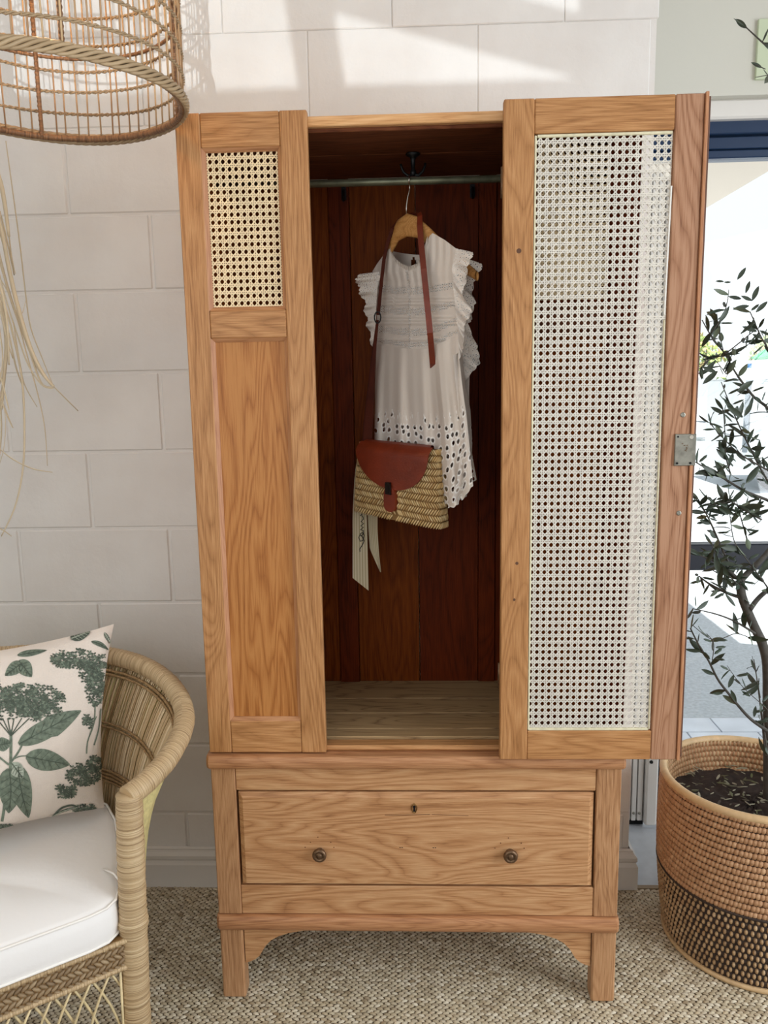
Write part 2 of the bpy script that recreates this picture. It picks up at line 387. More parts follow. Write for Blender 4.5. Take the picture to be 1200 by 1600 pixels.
# floor: slab under everything inside, carpet of seagrass, glazed strip in the doorway
fl = struct('floor', MB().box(-2.6, -2.6, -.03, 3.4, WY-.012, -.004), CARPETB)
sg = MB(); V = []; F = []
def nug(cx, cy, a, L, Wd, H):
    n = len(V); ca, sa = cos(a), sin(a)
    for (p, q, h) in ((-1, 0, .1), (-.5, -1, .35), (.5, -1, .35), (1, 0, .1), (.5, 1, .35), (-.5, 1, .35), (-.35, 0, 1), (.35, 0, 1)):
        px, py = p*L/2, q*Wd/2
        V.append((cx+px*ca-py*sa, cy+px*sa+py*ca, -.004+H*h))
    for f in ((0, 1, 6), (1, 2, 7, 6), (2, 3, 7), (3, 4, 7), (4, 5, 6, 7), (5, 0, 6)): F.append(tuple(n+i for i in f))
r = 0; y = -.25
while y < WY-.012:
    x = -.95 + (r % 2)*.0095
    while x < 1.75:
        wav = .006*sin(x*5+y*3)
        nug(x+random.uniform(-.001, .001), min(y+wav+random.uniform(-.0008, .0008), WY-.017), .45*(1 if r % 2 else -1)*.9+random.uniform(-.15, .15), .0185, .0088, .0055*random.uniform(.75, 1.25))
        x += .0165
    y += .0084; r += 1
sg.v = V; sg.f = F; sg.mi = [0]*len(F); sg.uv = [None]*len(F)
part('woven_strand', sg, CARPET, fl, 'seagrass strands twisted into rows', smooth=True, kind='stuff')
struct('trim_3', MB().box(CX-.02, WY-.012, -.006, 3.4, WY+.004, .001), plain('carpet_edge_strip', srgb(150, 128, 100), .6))
struct('floor_doorway', MB().box(CX-.01, WY+.002, -.03, 3.4, .95, -.002), TILEW)
# baseboards (left run, right run and return round the corner)
prof = [(0, 0), (.020, 0), (.020, .072), (.017, .078), (.014, .084), (.018, .090), (.018, .100), (.010, .108), (.007, .113), (.007, .117), (0, .121)]
def base(name, x0, x1):
    mb = MB(); P = [[(x, WY-d, zz) for d, zz in prof] for x in (x0, x1)]
    mb.grid(P); n = len(mb.v); mb.face([n-len(prof)+i for i in range(len(prof))]); mb.face([i for i in range(len(prof))][::-1]); return struct(name, mb, TRIMW)
base('baseboard_left', -2.6, -.03 + .0)
mb = MB(); P = [[(x, WY-d, zz) for d, zz in prof] for x in (-.03,)] + [[(CX+d, WY-d, zz) for d, zz in prof]] + [[(CX+d, .78, zz) for d, zz in prof]]
struct('baseboard_back', mb.grid(P), TRIMW)
# glazed doorway frame, navy
GY = .80; GX0, GX1 = 1.30, 3.3
win = struct('window_1', MB().box(GX0-.16, GY+.03, 2.128, GX1, GY+.07, 2.238), NAVY)
part('frame_lip', rbox(GX0-.16, GY, 2.19, GX1, GY+.03, 2.236, bev=.003), NAVY, win)
part('frame_lip', rbox(GX0-.16, GY+.01, 2.125, GX1, GY+.03, 2.148, bev=.003), NAVY, win)
part('frame_lip', rbox(GX0-.16, GY+.015, 2.152, GX1, GY+.03, 2.186, bev=.002), NAVY, win)
part('cross_rail', rbox(GX0-.02, GY, .872, GX1, GY+.05, .957, bev=.004), NAVYD, win)
part('bottom_rail', rbox(GX0-.02, GY, 0.0, GX1, GY+.05, .07, bev=.004), NAVYD, win)
part('stile', rbox(GX0-.01, GY, 0, GX0+.04, GY+.05, 2.13, bev=.004), NAVYD, win)
part('stile', rbox(2.2, GY, 0, 2.28, GY+.05, 2.13, bev=.004), NAVYD, win)
part('pane', MB().box(GX0, GY+.022, .957, 2.2, GY+.026, 2.125), GLASS, win)
part('pane', MB().box(GX0, GY+.022, .07, 2.2, GY+.026, .872), GLASS, win)
# white folding shutter stacked against the doorway's left side
d1 = struct('door_1', rbox(1.236, .752, .012, 1.276, .80, .62+1.45, bev=.006), TRIMW)
for xa, xb in ((1.176, 1.192), (1.196, 1.211), (1.215, 1.232)):
    part('shutter_leaf', rbox(xa, .768, .022, xb, .80, 2.08, bev=.002), TRIMW, d1)
part('shutter_gap', MB().box(1.17, .785, .0, 1.24, .80, 2.07), BLACK, d1, 'dark gap between the leaves')
for xx, zz in ((1.184, .05), (1.2035, .05), (1.222, .05)):
    part('rivet', MB().lathe([(0, -.003), (.004, -.003), (.005, 0)], (xx, .768, zz), 10, 'y'), STEEL, d1, smooth=True)
q = atz(1015, 1191, .38)
part('bolt', MB().lathe([(0, -.004), (.005, -.004), (.006, 0)], (1.25, .752, at(1015, 1191, .75).z), 12, 'y'), BLACK, d1)
# unseen shopfront added to shape the glint: low wall, upright bar, slanting bar, pier
def pj(x, z, Yp=-2.4):
    t = (Yp-SPOT.y)/(WY-SPOT.y); return SPOT.x+t*(x-SPOT.x), SPOT.z+t*(z-SPOT.z)
sillz = pj(0, 2.155)[1]; pier = pj(.905, 2.3)[0]
struct('wall_front', MB().box(-2.6, -2.5, 0, 3.4, -2.4, sillz).box(pier, -2.5, sillz, 3.4, -2.4, 3.0).box(-2.6, -2.5, 2.7, pier, -2.4, 3.0), WALL)  # sill and pier edges set by where the glint should stop
w2 = [pj(.171-.0, 2.439), pj(.296, 2.439-.034), pj(.326, 2.175), pj(.207, 2.178)]
def ext(p, q, zt): t = (zt-p[1])/(q[1]-p[1]); return (p[0]+(q[0]-p[0])*t, zt)
l0, l1 = pj(.171, 2.439), pj(.207, 2.178); r0, r1 = pj(.296, 2.405), pj(.326, 2.175)
fr = struct('upright_shade_bar', MB().prism([ext(l0, l1, sillz), ext(l0, l1, 2.7), ext(r0, r1, 2.7), ext(r0, r1, sillz)][::-1], -2.42, -2.40), TRIMW)  # bar added to cast the upright shadow band on the wall
bl0, bl1 = pj(.23, 2.423), pj(.907, 2.232); bh0, bh1 = pj(.23, 2.566), pj(.907, 2.367)
part('slanting_shade_bar', MB().prism([bl0, bh0, bh1, bl1][::-1], -2.42, -2.40), TRIMW, fr)  # bar added to cast the slanting shadow band

# ================================================================== WARDROBE
W = .95; ZS = .605; Z1 = .6385; ZT = 2.034; DY = .425
wd = thing('wardrobe', (W/2, .2, 0), 'tall stripped oak wardrobe with cane panels, its door swung wide open', 'wardrobe')
# carcass
part('side_panel', rbox(.002, .022, ZS+.03, .020, DY, 2.008), OAKZ, wd)
part('side_panel', rbox(W-.020, .022, ZS+.03, W-.002, DY, 2.008), OAKZ, wd)
part('top_board', rbox(0, .016, 2.006, W, DY+.003, 2.026), OAKT, wd, 'pale front edge of the top')
part('ceiling_board', rbox(.02, .03, 1.998, W-.02, .20, 2.006, bev=.001), INNERX, wd)
part('ceiling_board', rbox(.02, .202, 1.998, W-.02, .41, 2.006, bev=.001), INNERX, wd)
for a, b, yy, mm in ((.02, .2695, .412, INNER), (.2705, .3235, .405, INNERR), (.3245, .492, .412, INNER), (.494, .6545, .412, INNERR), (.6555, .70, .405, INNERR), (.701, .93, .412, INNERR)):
    part('back_board', rbox(a, yy, .64, b, DY-.001, 1.998, bev=.0012), mm, wd)
part('inner_side_lining', rbox(.020, .03, .65, .026, .405, 1.998, bev=.001), INNER, wd)
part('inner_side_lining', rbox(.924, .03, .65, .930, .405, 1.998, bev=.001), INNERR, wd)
for a, b in ((.055, .098), (.1, .19), (.192, .285), (.287, .412)):
    part('floor_board', rbox(.02, a, .638, W-.02, b, .655, bev=.0015), FLOORW, wd)
part('door_stop', rbox(.26, .010, .638, .69, .052, .6515, bev=.006), OAKX, wd)
def moulding(zlo, zhi, x0, x1, front, back):
    mb = MB(); n = 9; prof2 = [(back, zlo), (front+.006, zlo)]
    for k in range(n+1):
        t = -pi/2+pi*k/n; prof2.append((front+.006-.010*cos(t)*1.0, (zlo+zhi)/2+(zhi-zlo)/2*sin(t)))
    prof2.append((back, zhi))
    rows = []
    for x, ins in ((x0+.007, 1), (x0, 0), (x1, 0), (x1-.007, 1)):
        rows.append([(x, min(y+ (.004*ins), back) , zz) for y, zz in prof2])
    rows = [[(x0+.004, y+.004, z) for y, z in prof2], [(x0, y+.010, z*1) for y, z in prof2]]
    P = [[(x0, min(y+.006, back), z) for y, z in prof2], [(x0+.006, y, z) for y, z in prof2], [(x1-.006, y, z) for y, z in prof2], [(x1, min(y+.006, back), z) for y, z in prof2]]
    mb.grid(P, closed_u=True); m = len(prof2); mb.face(list(range(m))); mb.face([3*m+i for i in range(m)][::-1]); return mb
part('waist_moulding', moulding(ZS, .637, -.006, W+.006, -.014, DY), OAKD, wd, smooth=False)
part('base_moulding', moulding(.189, .226, -.003, W+.003, -.010, DY), OAKD, wd)
for xa, xb in ((0, .056), (.894, .95)):
    part('post', rbox(xa, 0, .227, xb, .045, ZS), OAKBZ, wd)
    part('leg', rbox(xa, .0, 0, xb, .045, .189, bev=.004), OAKBZ, wd)
    part('leg', rbox(xa, DY-.045, 0, xb, DY, .189, bev=.004), OAKBZ, wd)
part('base_side', rbox(.003, .045, .227, .018, DY, ZS), OAKB, wd); part('base_side', rbox(W-.018, .045, .227, W-.003, DY, ZS), OAKB, wd)
part('base_back', rbox(.018, DY-.012, .227, W-.018, DY, ZS), INNER, wd)
part('rail', rbox(.0565, .003, .545, .8935, .03, ZS), OAKB, wd)
part('rail', rbox(.0565, .002, .227, .8935, .03, .301), OAKB, wd)
part('dust_board', rbox(.02, .03, .227, W-.02, DY-.013, .235), INNER, wd)
def bracket(flip):
    # ogee: from post bottom corner up and along
    pts = [(.058, .189), (.255, .189)]
    cur = [(.250, .186), (.243, .182), (.215, .1795), (.19, .176), (.165, .171), (.14, .162), (.122, .151), (.108, .136), (.100, .122), (.093, .110), (.082, .100), (.068, .093), (.058, .091)]
    poly = pts+cur
    if flip: poly = [(W-x, z) for x, z in poly]
    else: poly = poly[::-1]
    return MB().prism(poly, .008, .026)
part('bracket', bracket(False), OAKB, wd); part('bracket', bracket(True), OAKB, wd)
# drawer
dr = MB(); x0, x1, z0, z1 = .061, .889, .305, .5405; b = .011
dr.v += [(x0, 0.006, z0), (x1, .006, z0), (x1, .006, z1), (x0, .006, z1), (x0+b, -.002, z0+b*.5), (x1-b, -.002, z0+b*.5), (x1-b, -.002, z1-b), (x0+b, -.002, z1-b),
         (x0, .39, z0), (x1, .39, z0), (x1, .39, z1), (x0, .39, z1)]
for f in ((4, 5, 6, 7), (0, 1, 5, 4), (1, 2, 6, 5), (2, 3, 7, 6), (3, 0, 4, 7), (0, 8, 9, 1), (1, 9, 10, 2), (2, 10, 11, 3), (3, 11, 8, 0), (8, 11, 10, 9)): dr.face(f)
drawer = part('drawer', dr, OAKB, wd, 'wide drawer with bevelled front')
kp = [(0, -.0215), (.0045, -.0215), (.006, -.020), (.006, -.0185), (.009, -.0185), (.010, -.020), (.0135, -.020), (.0162, -.017), (.0168, -.013), (.0150, -.009), (.010, -.006), (.009, -.003), (.011, 0)]
for kx in (.2505, .6965): 
    part('knob', MB().lathe(kp, (kx, -.002, .392), 28, 'y'), BRONZE, drawer, 'dark bronze knob', smooth=True)
esc = MB().tube([(.474+.0062*cos(t)*(1 if sin(t) > -.2 else .8), -.0035, .504+.0115*sin(t)) for t in np.linspace(0, 2*pi, 18)[:-1]], .0011, 6, closed=True)
part('keyhole_surround', esc, BRASS, drawer, smooth=True)
kh = MB(); kh.prism([(.474+.0034*cos(t), .5075+.0036*sin(t)) for t in np.linspace(0, 2*pi, 14)[:-1]][::-1], -.0028, -.0015)
kh.prism([(.4722, .506), (.4758, .506), (.4768, .4955), (.4712, .4955)][::-1], -.0028, -.0015)
part('crack', MB().bar((.405, -.0022, .4865), (.51, -.0022, .4885), .0009, .0006), DEDGE, drawer)
part('crack', MB().bar((.515, -.0022, .4885), (.60, -.0022, .4860), .0006, .0006), DEDGE, drawer)
for xx in (.438, .443, .516, .521): part('worm_hole', MB().bar((xx, -.0022, .4045), (xx+.003, -.0022, .4040), .0016, .0006), BLACK, drawer)
part('keyhole', kh, BLACK, drawer)
PLUG = plain('plug_filler', srgb(110, 66, 40), .6)
for dx, dz in ((-.035, .012), (-.022, .025), (.026, .025), (.033, .012), (-.004, .038)):
    for kx in (.2505, .6965): part('screw_plug', MB().lathe([(0, -.0008), (.0013, -.0008), (.0013, 0)], (kx+dx, -.002, .392+dz), 8, 'y'), PLUG, drawer)
# cane weave
def cane(x0, x1, z0, z1, y, px, pz, ph=(.5, .5), side=-1):
    mb = MB(); wv, wd_, off = .0020, .0023, .0018
    s = side*.0009
    n0 = math.floor((x0)/px)-1
    i = 0; X0 = x0-ph[0]*px
    for i in range(int((x1-X0)/px)+2):
        for o in (-off, off):
            x = X0+i*px+o
            if x0 < x < x1: mb.bar((x, y, z0), (x, y, z1), wv, .0008)
    Z0 = z0-ph[1]*pz
    for i in range(int((z1-Z0)/pz)+2):
        for o in (-off, off):
            zz = Z0+i*pz+o
            if z0 < zz < z1: mb.bar((x0, y+s*.9, zz), (x1, y+s*.9, zz), wv, .0008)
    # diagonals: in cell units u=(x-X0)/px, v=(z-Z0)/pz ; u+v = k+.5 and u-v = k+.5
    U0, U1, V0, V1 = (x0-X0)/px, (x1-X0)/px, (z0-Z0)/pz, (z1-Z0)/pz
    for sg_, dy in ((1, -1.6), (-1, 1.0)):
        lo = -int(V1)-3; hi = int(U1+V1)+4
        for k in range(lo, hi):
            c = k+.5   # u + sg*v = c
            pts = []
            for v in (V0, V1):
                u = c-sg_*v
                if U0 <= u <= U1: pts.append((u, v))
            for u in (U0, U1):
                v = (c-u)*sg_
                if V0 < v < V1: pts.append((u, v))
            if len(pts) >= 2:
                a, b_ = pts[0], pts[1]
                if abs(a[0]-b_[0]) > .2: mb.bar((X0+a[0]*px, y+s*dy, Z0+a[1]*pz), (X0+b_[0]*px, y+s*dy, Z0+b_[1]*pz), wd_, .0007)
    return mb
# fixed panels (left, and its mirror, dark wood standing in for shade behind the door)
def fixed(mirror):
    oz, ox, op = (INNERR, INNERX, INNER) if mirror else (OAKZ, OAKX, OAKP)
    f = (lambda a, b: (W-b, W-a)) if mirror else (lambda a, b: (a, b))
    def bx(a, b, y0, y1, z0, z1, **k):
        p, q = f(a, b); return rbox(p, y0, z0, q, y1, z1, **k)
    ZB = Z1+.002
    fp = part('fixed_panel', bx(.0, .0515, 0, .021, ZB, ZT), oz, wd, 'outer stile and frame beside the opening')
    part('stile', bx(.2155, .272, 0, .021, ZB, ZT), oz, fp)
    part('rail', bx(.052, .215, .0006, .020, 1.966, ZT), ox, fp)
    part('rail', bx(.052, .215, .0006, .020, 1.582, 1.640), ox, fp)
    part('rail', bx(.052, .215, .0006, .020, ZB, .718), ox, fp)
    part('wood_panel', bx(.050, .218, .011, .016, .715, 1.585, bev=.001), op, fp, 'sunk oak panel with wavy grain')
    p, q = f(.056, .214); part('cane_panel', cane(p, q, 1.637, 1.969, .0125, .01345, .01505, (.75, .3)), CANEW, fp, 'cream cane weave', kind='stuff')
    for za, zb in ((1.640, 1.966), (.718, 1.582)):
        # splayed beads around each field
        def bead(A, B, C_, D_, m_):
            mb = MB(); n = len(mb.v); mb.v += [A, B, C_, D_]; mb.face((0, 1, 2, 3)); mb.v += [(v[0], v[1]+.004, v[2]) for v in (A, B, C_, D_)]
            mb.face((7, 6, 5, 4)); [mb.face((i, i+4, (i+1) % 4+4, (i+1) % 4)) for i in range(4)]; part('bead', mb, m_, fp)
        yo, yi, t = .002, .0095, .0075
        a, b_ = .0515, .2155
        gx = (lambda x: W-x) if mirror else (lambda x: x)
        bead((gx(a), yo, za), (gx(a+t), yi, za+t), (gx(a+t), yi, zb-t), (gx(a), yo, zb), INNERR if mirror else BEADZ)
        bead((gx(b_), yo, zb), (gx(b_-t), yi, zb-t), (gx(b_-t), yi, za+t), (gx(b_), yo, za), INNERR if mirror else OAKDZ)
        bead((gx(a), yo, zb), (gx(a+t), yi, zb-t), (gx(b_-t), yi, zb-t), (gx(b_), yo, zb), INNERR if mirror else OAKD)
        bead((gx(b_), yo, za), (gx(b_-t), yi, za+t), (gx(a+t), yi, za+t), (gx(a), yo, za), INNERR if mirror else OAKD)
    return fp
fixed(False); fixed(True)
# the open door, seen from its inner face
dx0, dx1, dyf, dyb, dz0, dz1 = .668, 1.0725, -.034, -.012, .6405, 2.031
door = part('door', rbox(dx0, dyf, dz0, .7285, dyb, dz1), OAKZ, wd, 'swung open door showing its inner face')
part('stile', rbox(1.0035, dyf, dz0, 1.0595, dyb, dz1), RED, door, 'reddish lock stile')
part('rebate_strip', rbox(1.0600, dyf-.004, dz0, 1.0665, dyb, dz1+.002, bev=.001), BEADZ, door)
part('meeting_edge', rbox(1.0668, dyf+.006, dz0+.004, 1.0735, dyb+.004, dz1-.004, bev=.001), DEDGE, door, 'dark outer edge')
part('rail', rbox(.7288, dyf+.0006, 1.965, 1.0032, dyb, dz1), OAKX, door)
part('rail', rbox(.7288, dyf+.0006, dz0, 1.0032, dyb, .709), OAKX, door)
part('cane_panel', cane(.733, 1.001, .711, 1.962, dyf+.006, .01372, .01502, (.4, .5)), CANEG, door, 'pale unstained cane weave', kind='stuff')
part('spline', rbox(.7295, dyf+.001, .711, .7335, dyf+.008, 1.962, bev=.001), SPLINE, door)
part('spline', rbox(.731, dyf+.001, .7095, .996, dyf+.008, .7145, bev=.001), SPLINE, door)
part('spline', rbox(.735, dyf+.001, 1.958, 1.000, dyf+.008, 1.9635, bev=.001), SPLINE, door)
part('spline', rbox(.9965, dyf+.002, .712, .9995, dyf+.008, 1.60, bev=.001), SPLINE, door)
part('spline', MB().bar((.9975, dyf+.004, 1.61), (1.0015, dyf+.003, 1.86), .003, .004), plain('bare_white_strip', srgb(235, 232, 224), .5), door)
lp = part('lock_plate', rbox(1.0275, dyf-.0045, 1.300, 1.0712, dyf+.002, 1.3665, bev=.001), STEEL, door, 'worn steel lock case')
for xx, zz, mm, rr in ((1.033, 1.361, BLACK, .0018), (1.0605, 1.360, CHROME, .0042), (1.033, 1.3055, BLACK, .0022), (1.0605, 1.3055, BLACK, .0024)):
    part('screw', MB().lathe([(0, -.0056), (rr, -.0056), (rr*1.1, -.004)], (xx, dyf, zz), 14, 'y'), mm, door, smooth=False)
sc_ = MB()
for k in range(7):
    sx, sz = 1.040+random.uniform(0, .018), 1.315+random.uniform(0, .035)
    sc_.bar((sx, dyf-.0048, sz), (sx+random.uniform(-.004, .005), dyf-.0048, sz+random.uniform(-.003, .003)), .0018, .0006)
part('rust_mark', sc_, BRONZE, door)
for zz in (1.406, 1.199): 
    part('hole_plug', MB().lathe([(0, -.0006), (.0035, -.0006), (.0035, -.0016), (.0048, -.0012), (.0055, 0)], (1.0425, dyf, zz), 16, 'y'), STEEL, door)
KNOT = plain('dark_knot', srgb(96, 62, 40), .6)
for xx, zz, rr in ((.700, 1.742, .005), (.702, 1.093, .0035), (.697, 1.012, .003)):
    part('knot', MB().lathe([(0, -.0003), (rr, -.0003), (rr, 0)], (xx, dyf, zz), 14, 'y'), KNOT, door)
for zz in (.80, 1.85): part('hinge', MB().tube([(.668, -.010, zz), (.668, -.010, zz+.06)], .0035, 10), BRONZE, wd, smooth=True)
# rod, hooks
part('hanging_rail', MB().tube([(.028, .2, 1.938), (.922, .2, 1.938)], .0085, 14), RODM, wd, 'greenish metal hanging rail', smooth=True)
def hook(c, s, name_mat=IRON, ceiling=True):
    x, y, z = c; mb = MB()
    if ceiling:
        mb.lathe([(0, 0), (.016*s, 0), (.017*s, -.003*s), (.008*s, -.009*s), (.0055*s, -.014*s), (.0045*s, -.034*s), (.007*s, -.040*s), (.006*s, -.048*s), (0, -.050*s)], (x, y, z), 18)
        for sg_ in (-1, 1):
            mb.tube([(x, y, z-.045*s), (x+sg_*.012*s, y, z-.048*s), (x+sg_*.022*s, y, z-.040*s), (x+sg_*.027*s, y, z-.028*s), (x+sg_*.028*s, y, z-.022*s)], [.0038*s, .0036*s, .0032*s, .0028*s, .003*s], 8)
    else:
        mb.box(x-.006*s, y-.003, z-.02*s, x+.006*s, y, z+.012*s)
        mb.tube([(x, y-.003, z+.004), (x, y-.018*s, z), (x, y-.022*s, z-.014*s), (x, y-.014*s, z-.024*s), (x, y-.006*s, z-.020*s)], .0032*s, 8)
    return mb
part('ceiling_hook', hook((.488, .20, 1.998), 1.0), IRON, wd, 'black iron double hook', smooth=True)
part('coat_hook', hook((at(537, 300, .405).x, .405, at(537, 300, .405).z), 1.0, ceiling=False), IRON, wd)
part('coat_hook', hook((at(738, 296, .405).x, .405, at(738, 296, .405).z), 1.0, ceiling=False), IRON, wd)

# ================================================================== HANGER, BLOUSE, BAG
HL, HR, HC = at(568, 462, .31), at(744, 420, .065), at(636, 332, .19)
hang = thing('clothes_hanger', HC, 'wooden clothes hanger with wire hook hung on the wardrobe rail', 'hanger')
ctl = [at(573, 458, .315), at(584, 436, .298), at(597, 405, .268), at(609, 372, .235), at(622, 343, .208), at(636, 333, .19), at(652, 338, .17), at(672, 356, .15), at(700, 384, .12), at(728, 408, .085), at(745, 424, .062)]
wid = [.010, .013, .017, .021, .024, .026, .024, .020, .017, .014, .010]
hb = MB(); P = []
nrm = Vector((HR-HL)).cross(Vector((0, 0, 1))).normalized()
if nrm.y > 0: nrm = -nrm
for c, w_ in zip(ctl, wid):
    row = []
    for k in range(12):
        t = 2*pi*k/12; row.append(c + Vector((0, 0, 1))*(w_*(sin(t)-1)) + nrm*(.007*cos(t)))
    P.append(row)
hb.grid(P, closed_u=True); hb.face(range(12)); hb.face([len(hb.v)-12+i for i in range(12)][::-1])
part('hanger_arm', hb, HANGW, hang, smooth=True)
hkp = [at(635, 335, .19), at(635, 322, .19), at(637, 308, .192), at(640, 296, .194), at(640, 288, .196)]
zc = 1.938+.0085+.0025
hk = [tuple(p) for p in hkp] + [(.478, .187, 1.930), (.479, .186, 1.942), (.479, .191, 1.949), (.479, .2, 1.9505), (.479, .209, 1.949), (.479, .213, 1.941), (.479, .213, 1.932)]
part('wire_hook', MB().tube(hk, .0017, 8), CHROME, hang, smooth=True)

def clothmat(name, kind, outer=srgb(230, 220, 210)):
    m, nt, b = mat(name); L = nt.links.new; tc = N(nt, 'ShaderNodeTexCoord')
    base_c = srgb(224, 213, 202)
    b.inputs['Base Color'].default_value = (*base_c, 1); b.inputs['Roughness'].default_value = .85
    n = N(nt, 'ShaderNodeTexNoise', i_Scale=900.0, i_Detail=2.0); L(tc.outputs['Object'], n.inputs['Vector'])
    bp = N(nt, 'ShaderNodeBump', i_Strength=.2, i_Distance=.0006); L(n.outputs['Fac'], bp.inputs['Height']); L(bp.outputs['Normal'], b.inputs['Normal'])
    if kind:
        sx, sy, rad, ring, sc_ = kind
        mp = N(nt, 'ShaderNodeMapping'); mp.inputs['Scale'].default_value = (sx, sy, 1); L(tc.outputs['UV'], mp.inputs[0])
        vo = N(nt, 'ShaderNodeTexVoronoi', i_Scale=1.0); vo.inputs['Randomness'].default_value = sc_; vo.voronoi_dimensions = '2D'; L(mp.outputs[0], vo.inputs['Vector'])
        lt = N(nt, 'ShaderNodeMath', operation='GREATER_THAN'); L(vo.outputs['Distance'], lt.inputs[0]); lt.inputs[1].default_value = rad
        L(lt.outputs[0], b.inputs['Alpha'])
        rr = ramp(nt, vo.outputs['Distance'], [(rad, srgb(252, 248, 244)), (ring, srgb(250, 246, 240)), (ring+.02, outer)]); L(rr, b.inputs['Base Color'])
    return m
CLOTH = clothmat('white_cotton', None)
EYEL = clothmat('cutwork_eyelets', (50, 36, .22, .38, .55))
LACE = clothmat('lace_insertion', (170, 170, .24, .42, .3), srgb(202, 188, 174))
RUFF = clothmat('scalloped_eyelet', (115, 115, .17, .3, .8))
blouse = thing('blouse', HC, 'white sleeveless cotton blouse with ruffles and eyelets hanging in the wardrobe', 'blouse')
def lerp(xs, ys): return lambda t: float(np.interp(t, xs, ys))
_tx = [582, 590, 602, 608, 610, 613, 619, 628, 640, 652, 659, 663, 667, 671, 676, 695, 716]
topy = lerp([(x-582)/134 for x in _tx], [424, 411, 395, 385, 394, 403, 411, 418, 423, 418, 406, 392, 378, 369, 364, 375, 391])
def YB(u): return .285-.215*u
xl = lerp([370, 424, 440, 470, 545, 600, 700, 780], [582, 582, 587, 589, 588, 586, 585, 584])
xr = lerp([365, 380, 400, 430, 520, 545, 600, 650, 700, 790], [716, 716, 716, 713, 716, 716, 722, 729, 734, 742])
YOKE = 546
nu, nv = 90, 90
P = []; UV = []
tucks = [.36, .40, .44, .60, .64, .68, .88]
for i in range(nv+1):
    v = i/nv; row = []; uvr = []
    for j in range(nu+1):
        u = j/nu; ty = topy(u); by = YOKE-8+12*sin(u*pi)*.6-(0 if u < .6 else (u-.6)*38)
        py = ty+(by-ty)*v
        x0_, x1_ = xl(py), xr(py); px = x0_+(x1_-x0_)*u
        Yd = YB(u)-.035*sin(pi*min(1, max(0, u)))*(.5+.5*v)
        ridge = 0
        vv = (py-420)/(546-420)
        for tk in tucks: ridge += math.exp(-((vv-tk)/.012)**2)
        ridge += .5*math.exp(-((u-.40)/.03)**2)
        gath = .0012*sin(u*75)*max(0, 1-abs(v-.1)*2.6) if v < .45 else 0
        Yd -= .0042*ridge+gath*1.8+.004*sin(u*9+v*3)*v+.006*sin(u*4.5+v*2)
        p = at(px, py, Yd); row.append(p); uvr.append((p.x*1.2, p.z))
    P.append(row); UV.append(uvr)
def ymi(i, j):
    vv = i/nv; py = topy(j/nu)+(YOKE-topy(j/nu))*vv; q_ = (py-420)/126
    return 1 if (.22 < q_ < .31 or .48 < q_ < .57 or .74 < q_ < .83 or .91 < q_ < .97 or abs(j/nu-.40) < .02) else 0
part('bodice', MB().grid(P, uvs=UV, mi=ymi), [CLOTH, LACE], blouse, smooth=True)
# skirt of the blouse, gathered
P = []; UV = []; nu2, nv2 = 130, 60
botp = lerp([0, .3, .6, .74, .80, .88, 1], [772, 776, 786, 792, 791, 780, 757])
rimU = [random.uniform(0, 6.28) for _ in range(4)]
for i in range(nv2+1):
    v = i/nv2; row = []; uvr = []
    for j in range(nu2+1):
        u = j/nu2; ty = YOKE-8+12*sin(u*pi)*.6-(0 if u < .6 else (u-.6)*38); by = botp(u)+2.2*abs(sin(u*58))
        py = ty+(by-ty)*v; px = xl(py)+(xr(py)-xl(py))*u
        amp = .002+.010*v
        Yd = YB(u)-.035*sin(pi*u)-amp*(sin(u*26+.8*sin(v*3))+.5*sin(u*47+1.3*v))-.012*v*sin(u*7.5+1)
        if u > .70: Yd -= .030*min(1, (u-.70)/.05)*min(1, v*3)
        p = at(px, py, Yd); row.append(p); uvr.append((u*.30+.03*v, v*.45))
    P.append(row); UV.append(uvr)
part('gathered_skirt', MB().grid(P, uvs=UV, mi=lambda i, j: 1 if (i > nv2*.46 + 3*sin(j*.7)) else 0), [CLOTH, EYEL], blouse, smooth=True)
# back layer
P = []; UV = []
xl2 = lerp([385, 430, 545, 780], [612, 604, 596, 600]); xr2 = lerp([385, 430, 500, 560, 620, 700, 757], [700, 716, 728, 734, 733, 736, 746])
for i in range(91):
    v = i/90; row = []; uvr = []
    for j in range(91):
        u = j/90; ty = 392+6*sin(u*pi) if u < .55 else 392-(u-.55)*10; by = 770-(22*max(0, u-.7)/.3)+2*abs(sin(u*40)); py = ty+(by-ty)*v
        px = xl2(py)+(xr2(py)-xl2(py))*u; Yd = YB(u)+.035+.004*sin(u*30)*v
        p = at(px, py, Yd); row.append(p); uvr.append((u*.30, v*.8))
    P.append(row); UV.append(uvr)
def keyh(i, j): return ((j/90-.38)/.045)**2+((i/90-.042)/.034)**2 < 1
part('back_layer', MB().grid(P, uvs=UV, skip=keyh, mi=lambda i, j: 1 if i > 62 else 0), [CLOTH, EYEL], blouse, smooth=True)
# neckline frill
cp = []
for j in range(121):
    u = .20+.445*j/120; ty = topy(u); cp.append((u, ty))
P = []; UV = []
for k in range(4):
    row = []; uvr = []
    for n_, (u, ty) in enumerate(cp):
        px = xl(ty)+(xr(ty)-xl(ty))*u
        p = at(px, ty+4-3.4*k, YB(u)-.035*sin(pi*u)*.5-.004-.0022*k*sin(n_*1.1)); row.append(p); uvr.append((n_*.002, k*.004))
    P.append(row); UV.append(uvr)
part('neck_frill', MB().grid(P, uvs=UV), CLOTH, blouse, smooth=True)
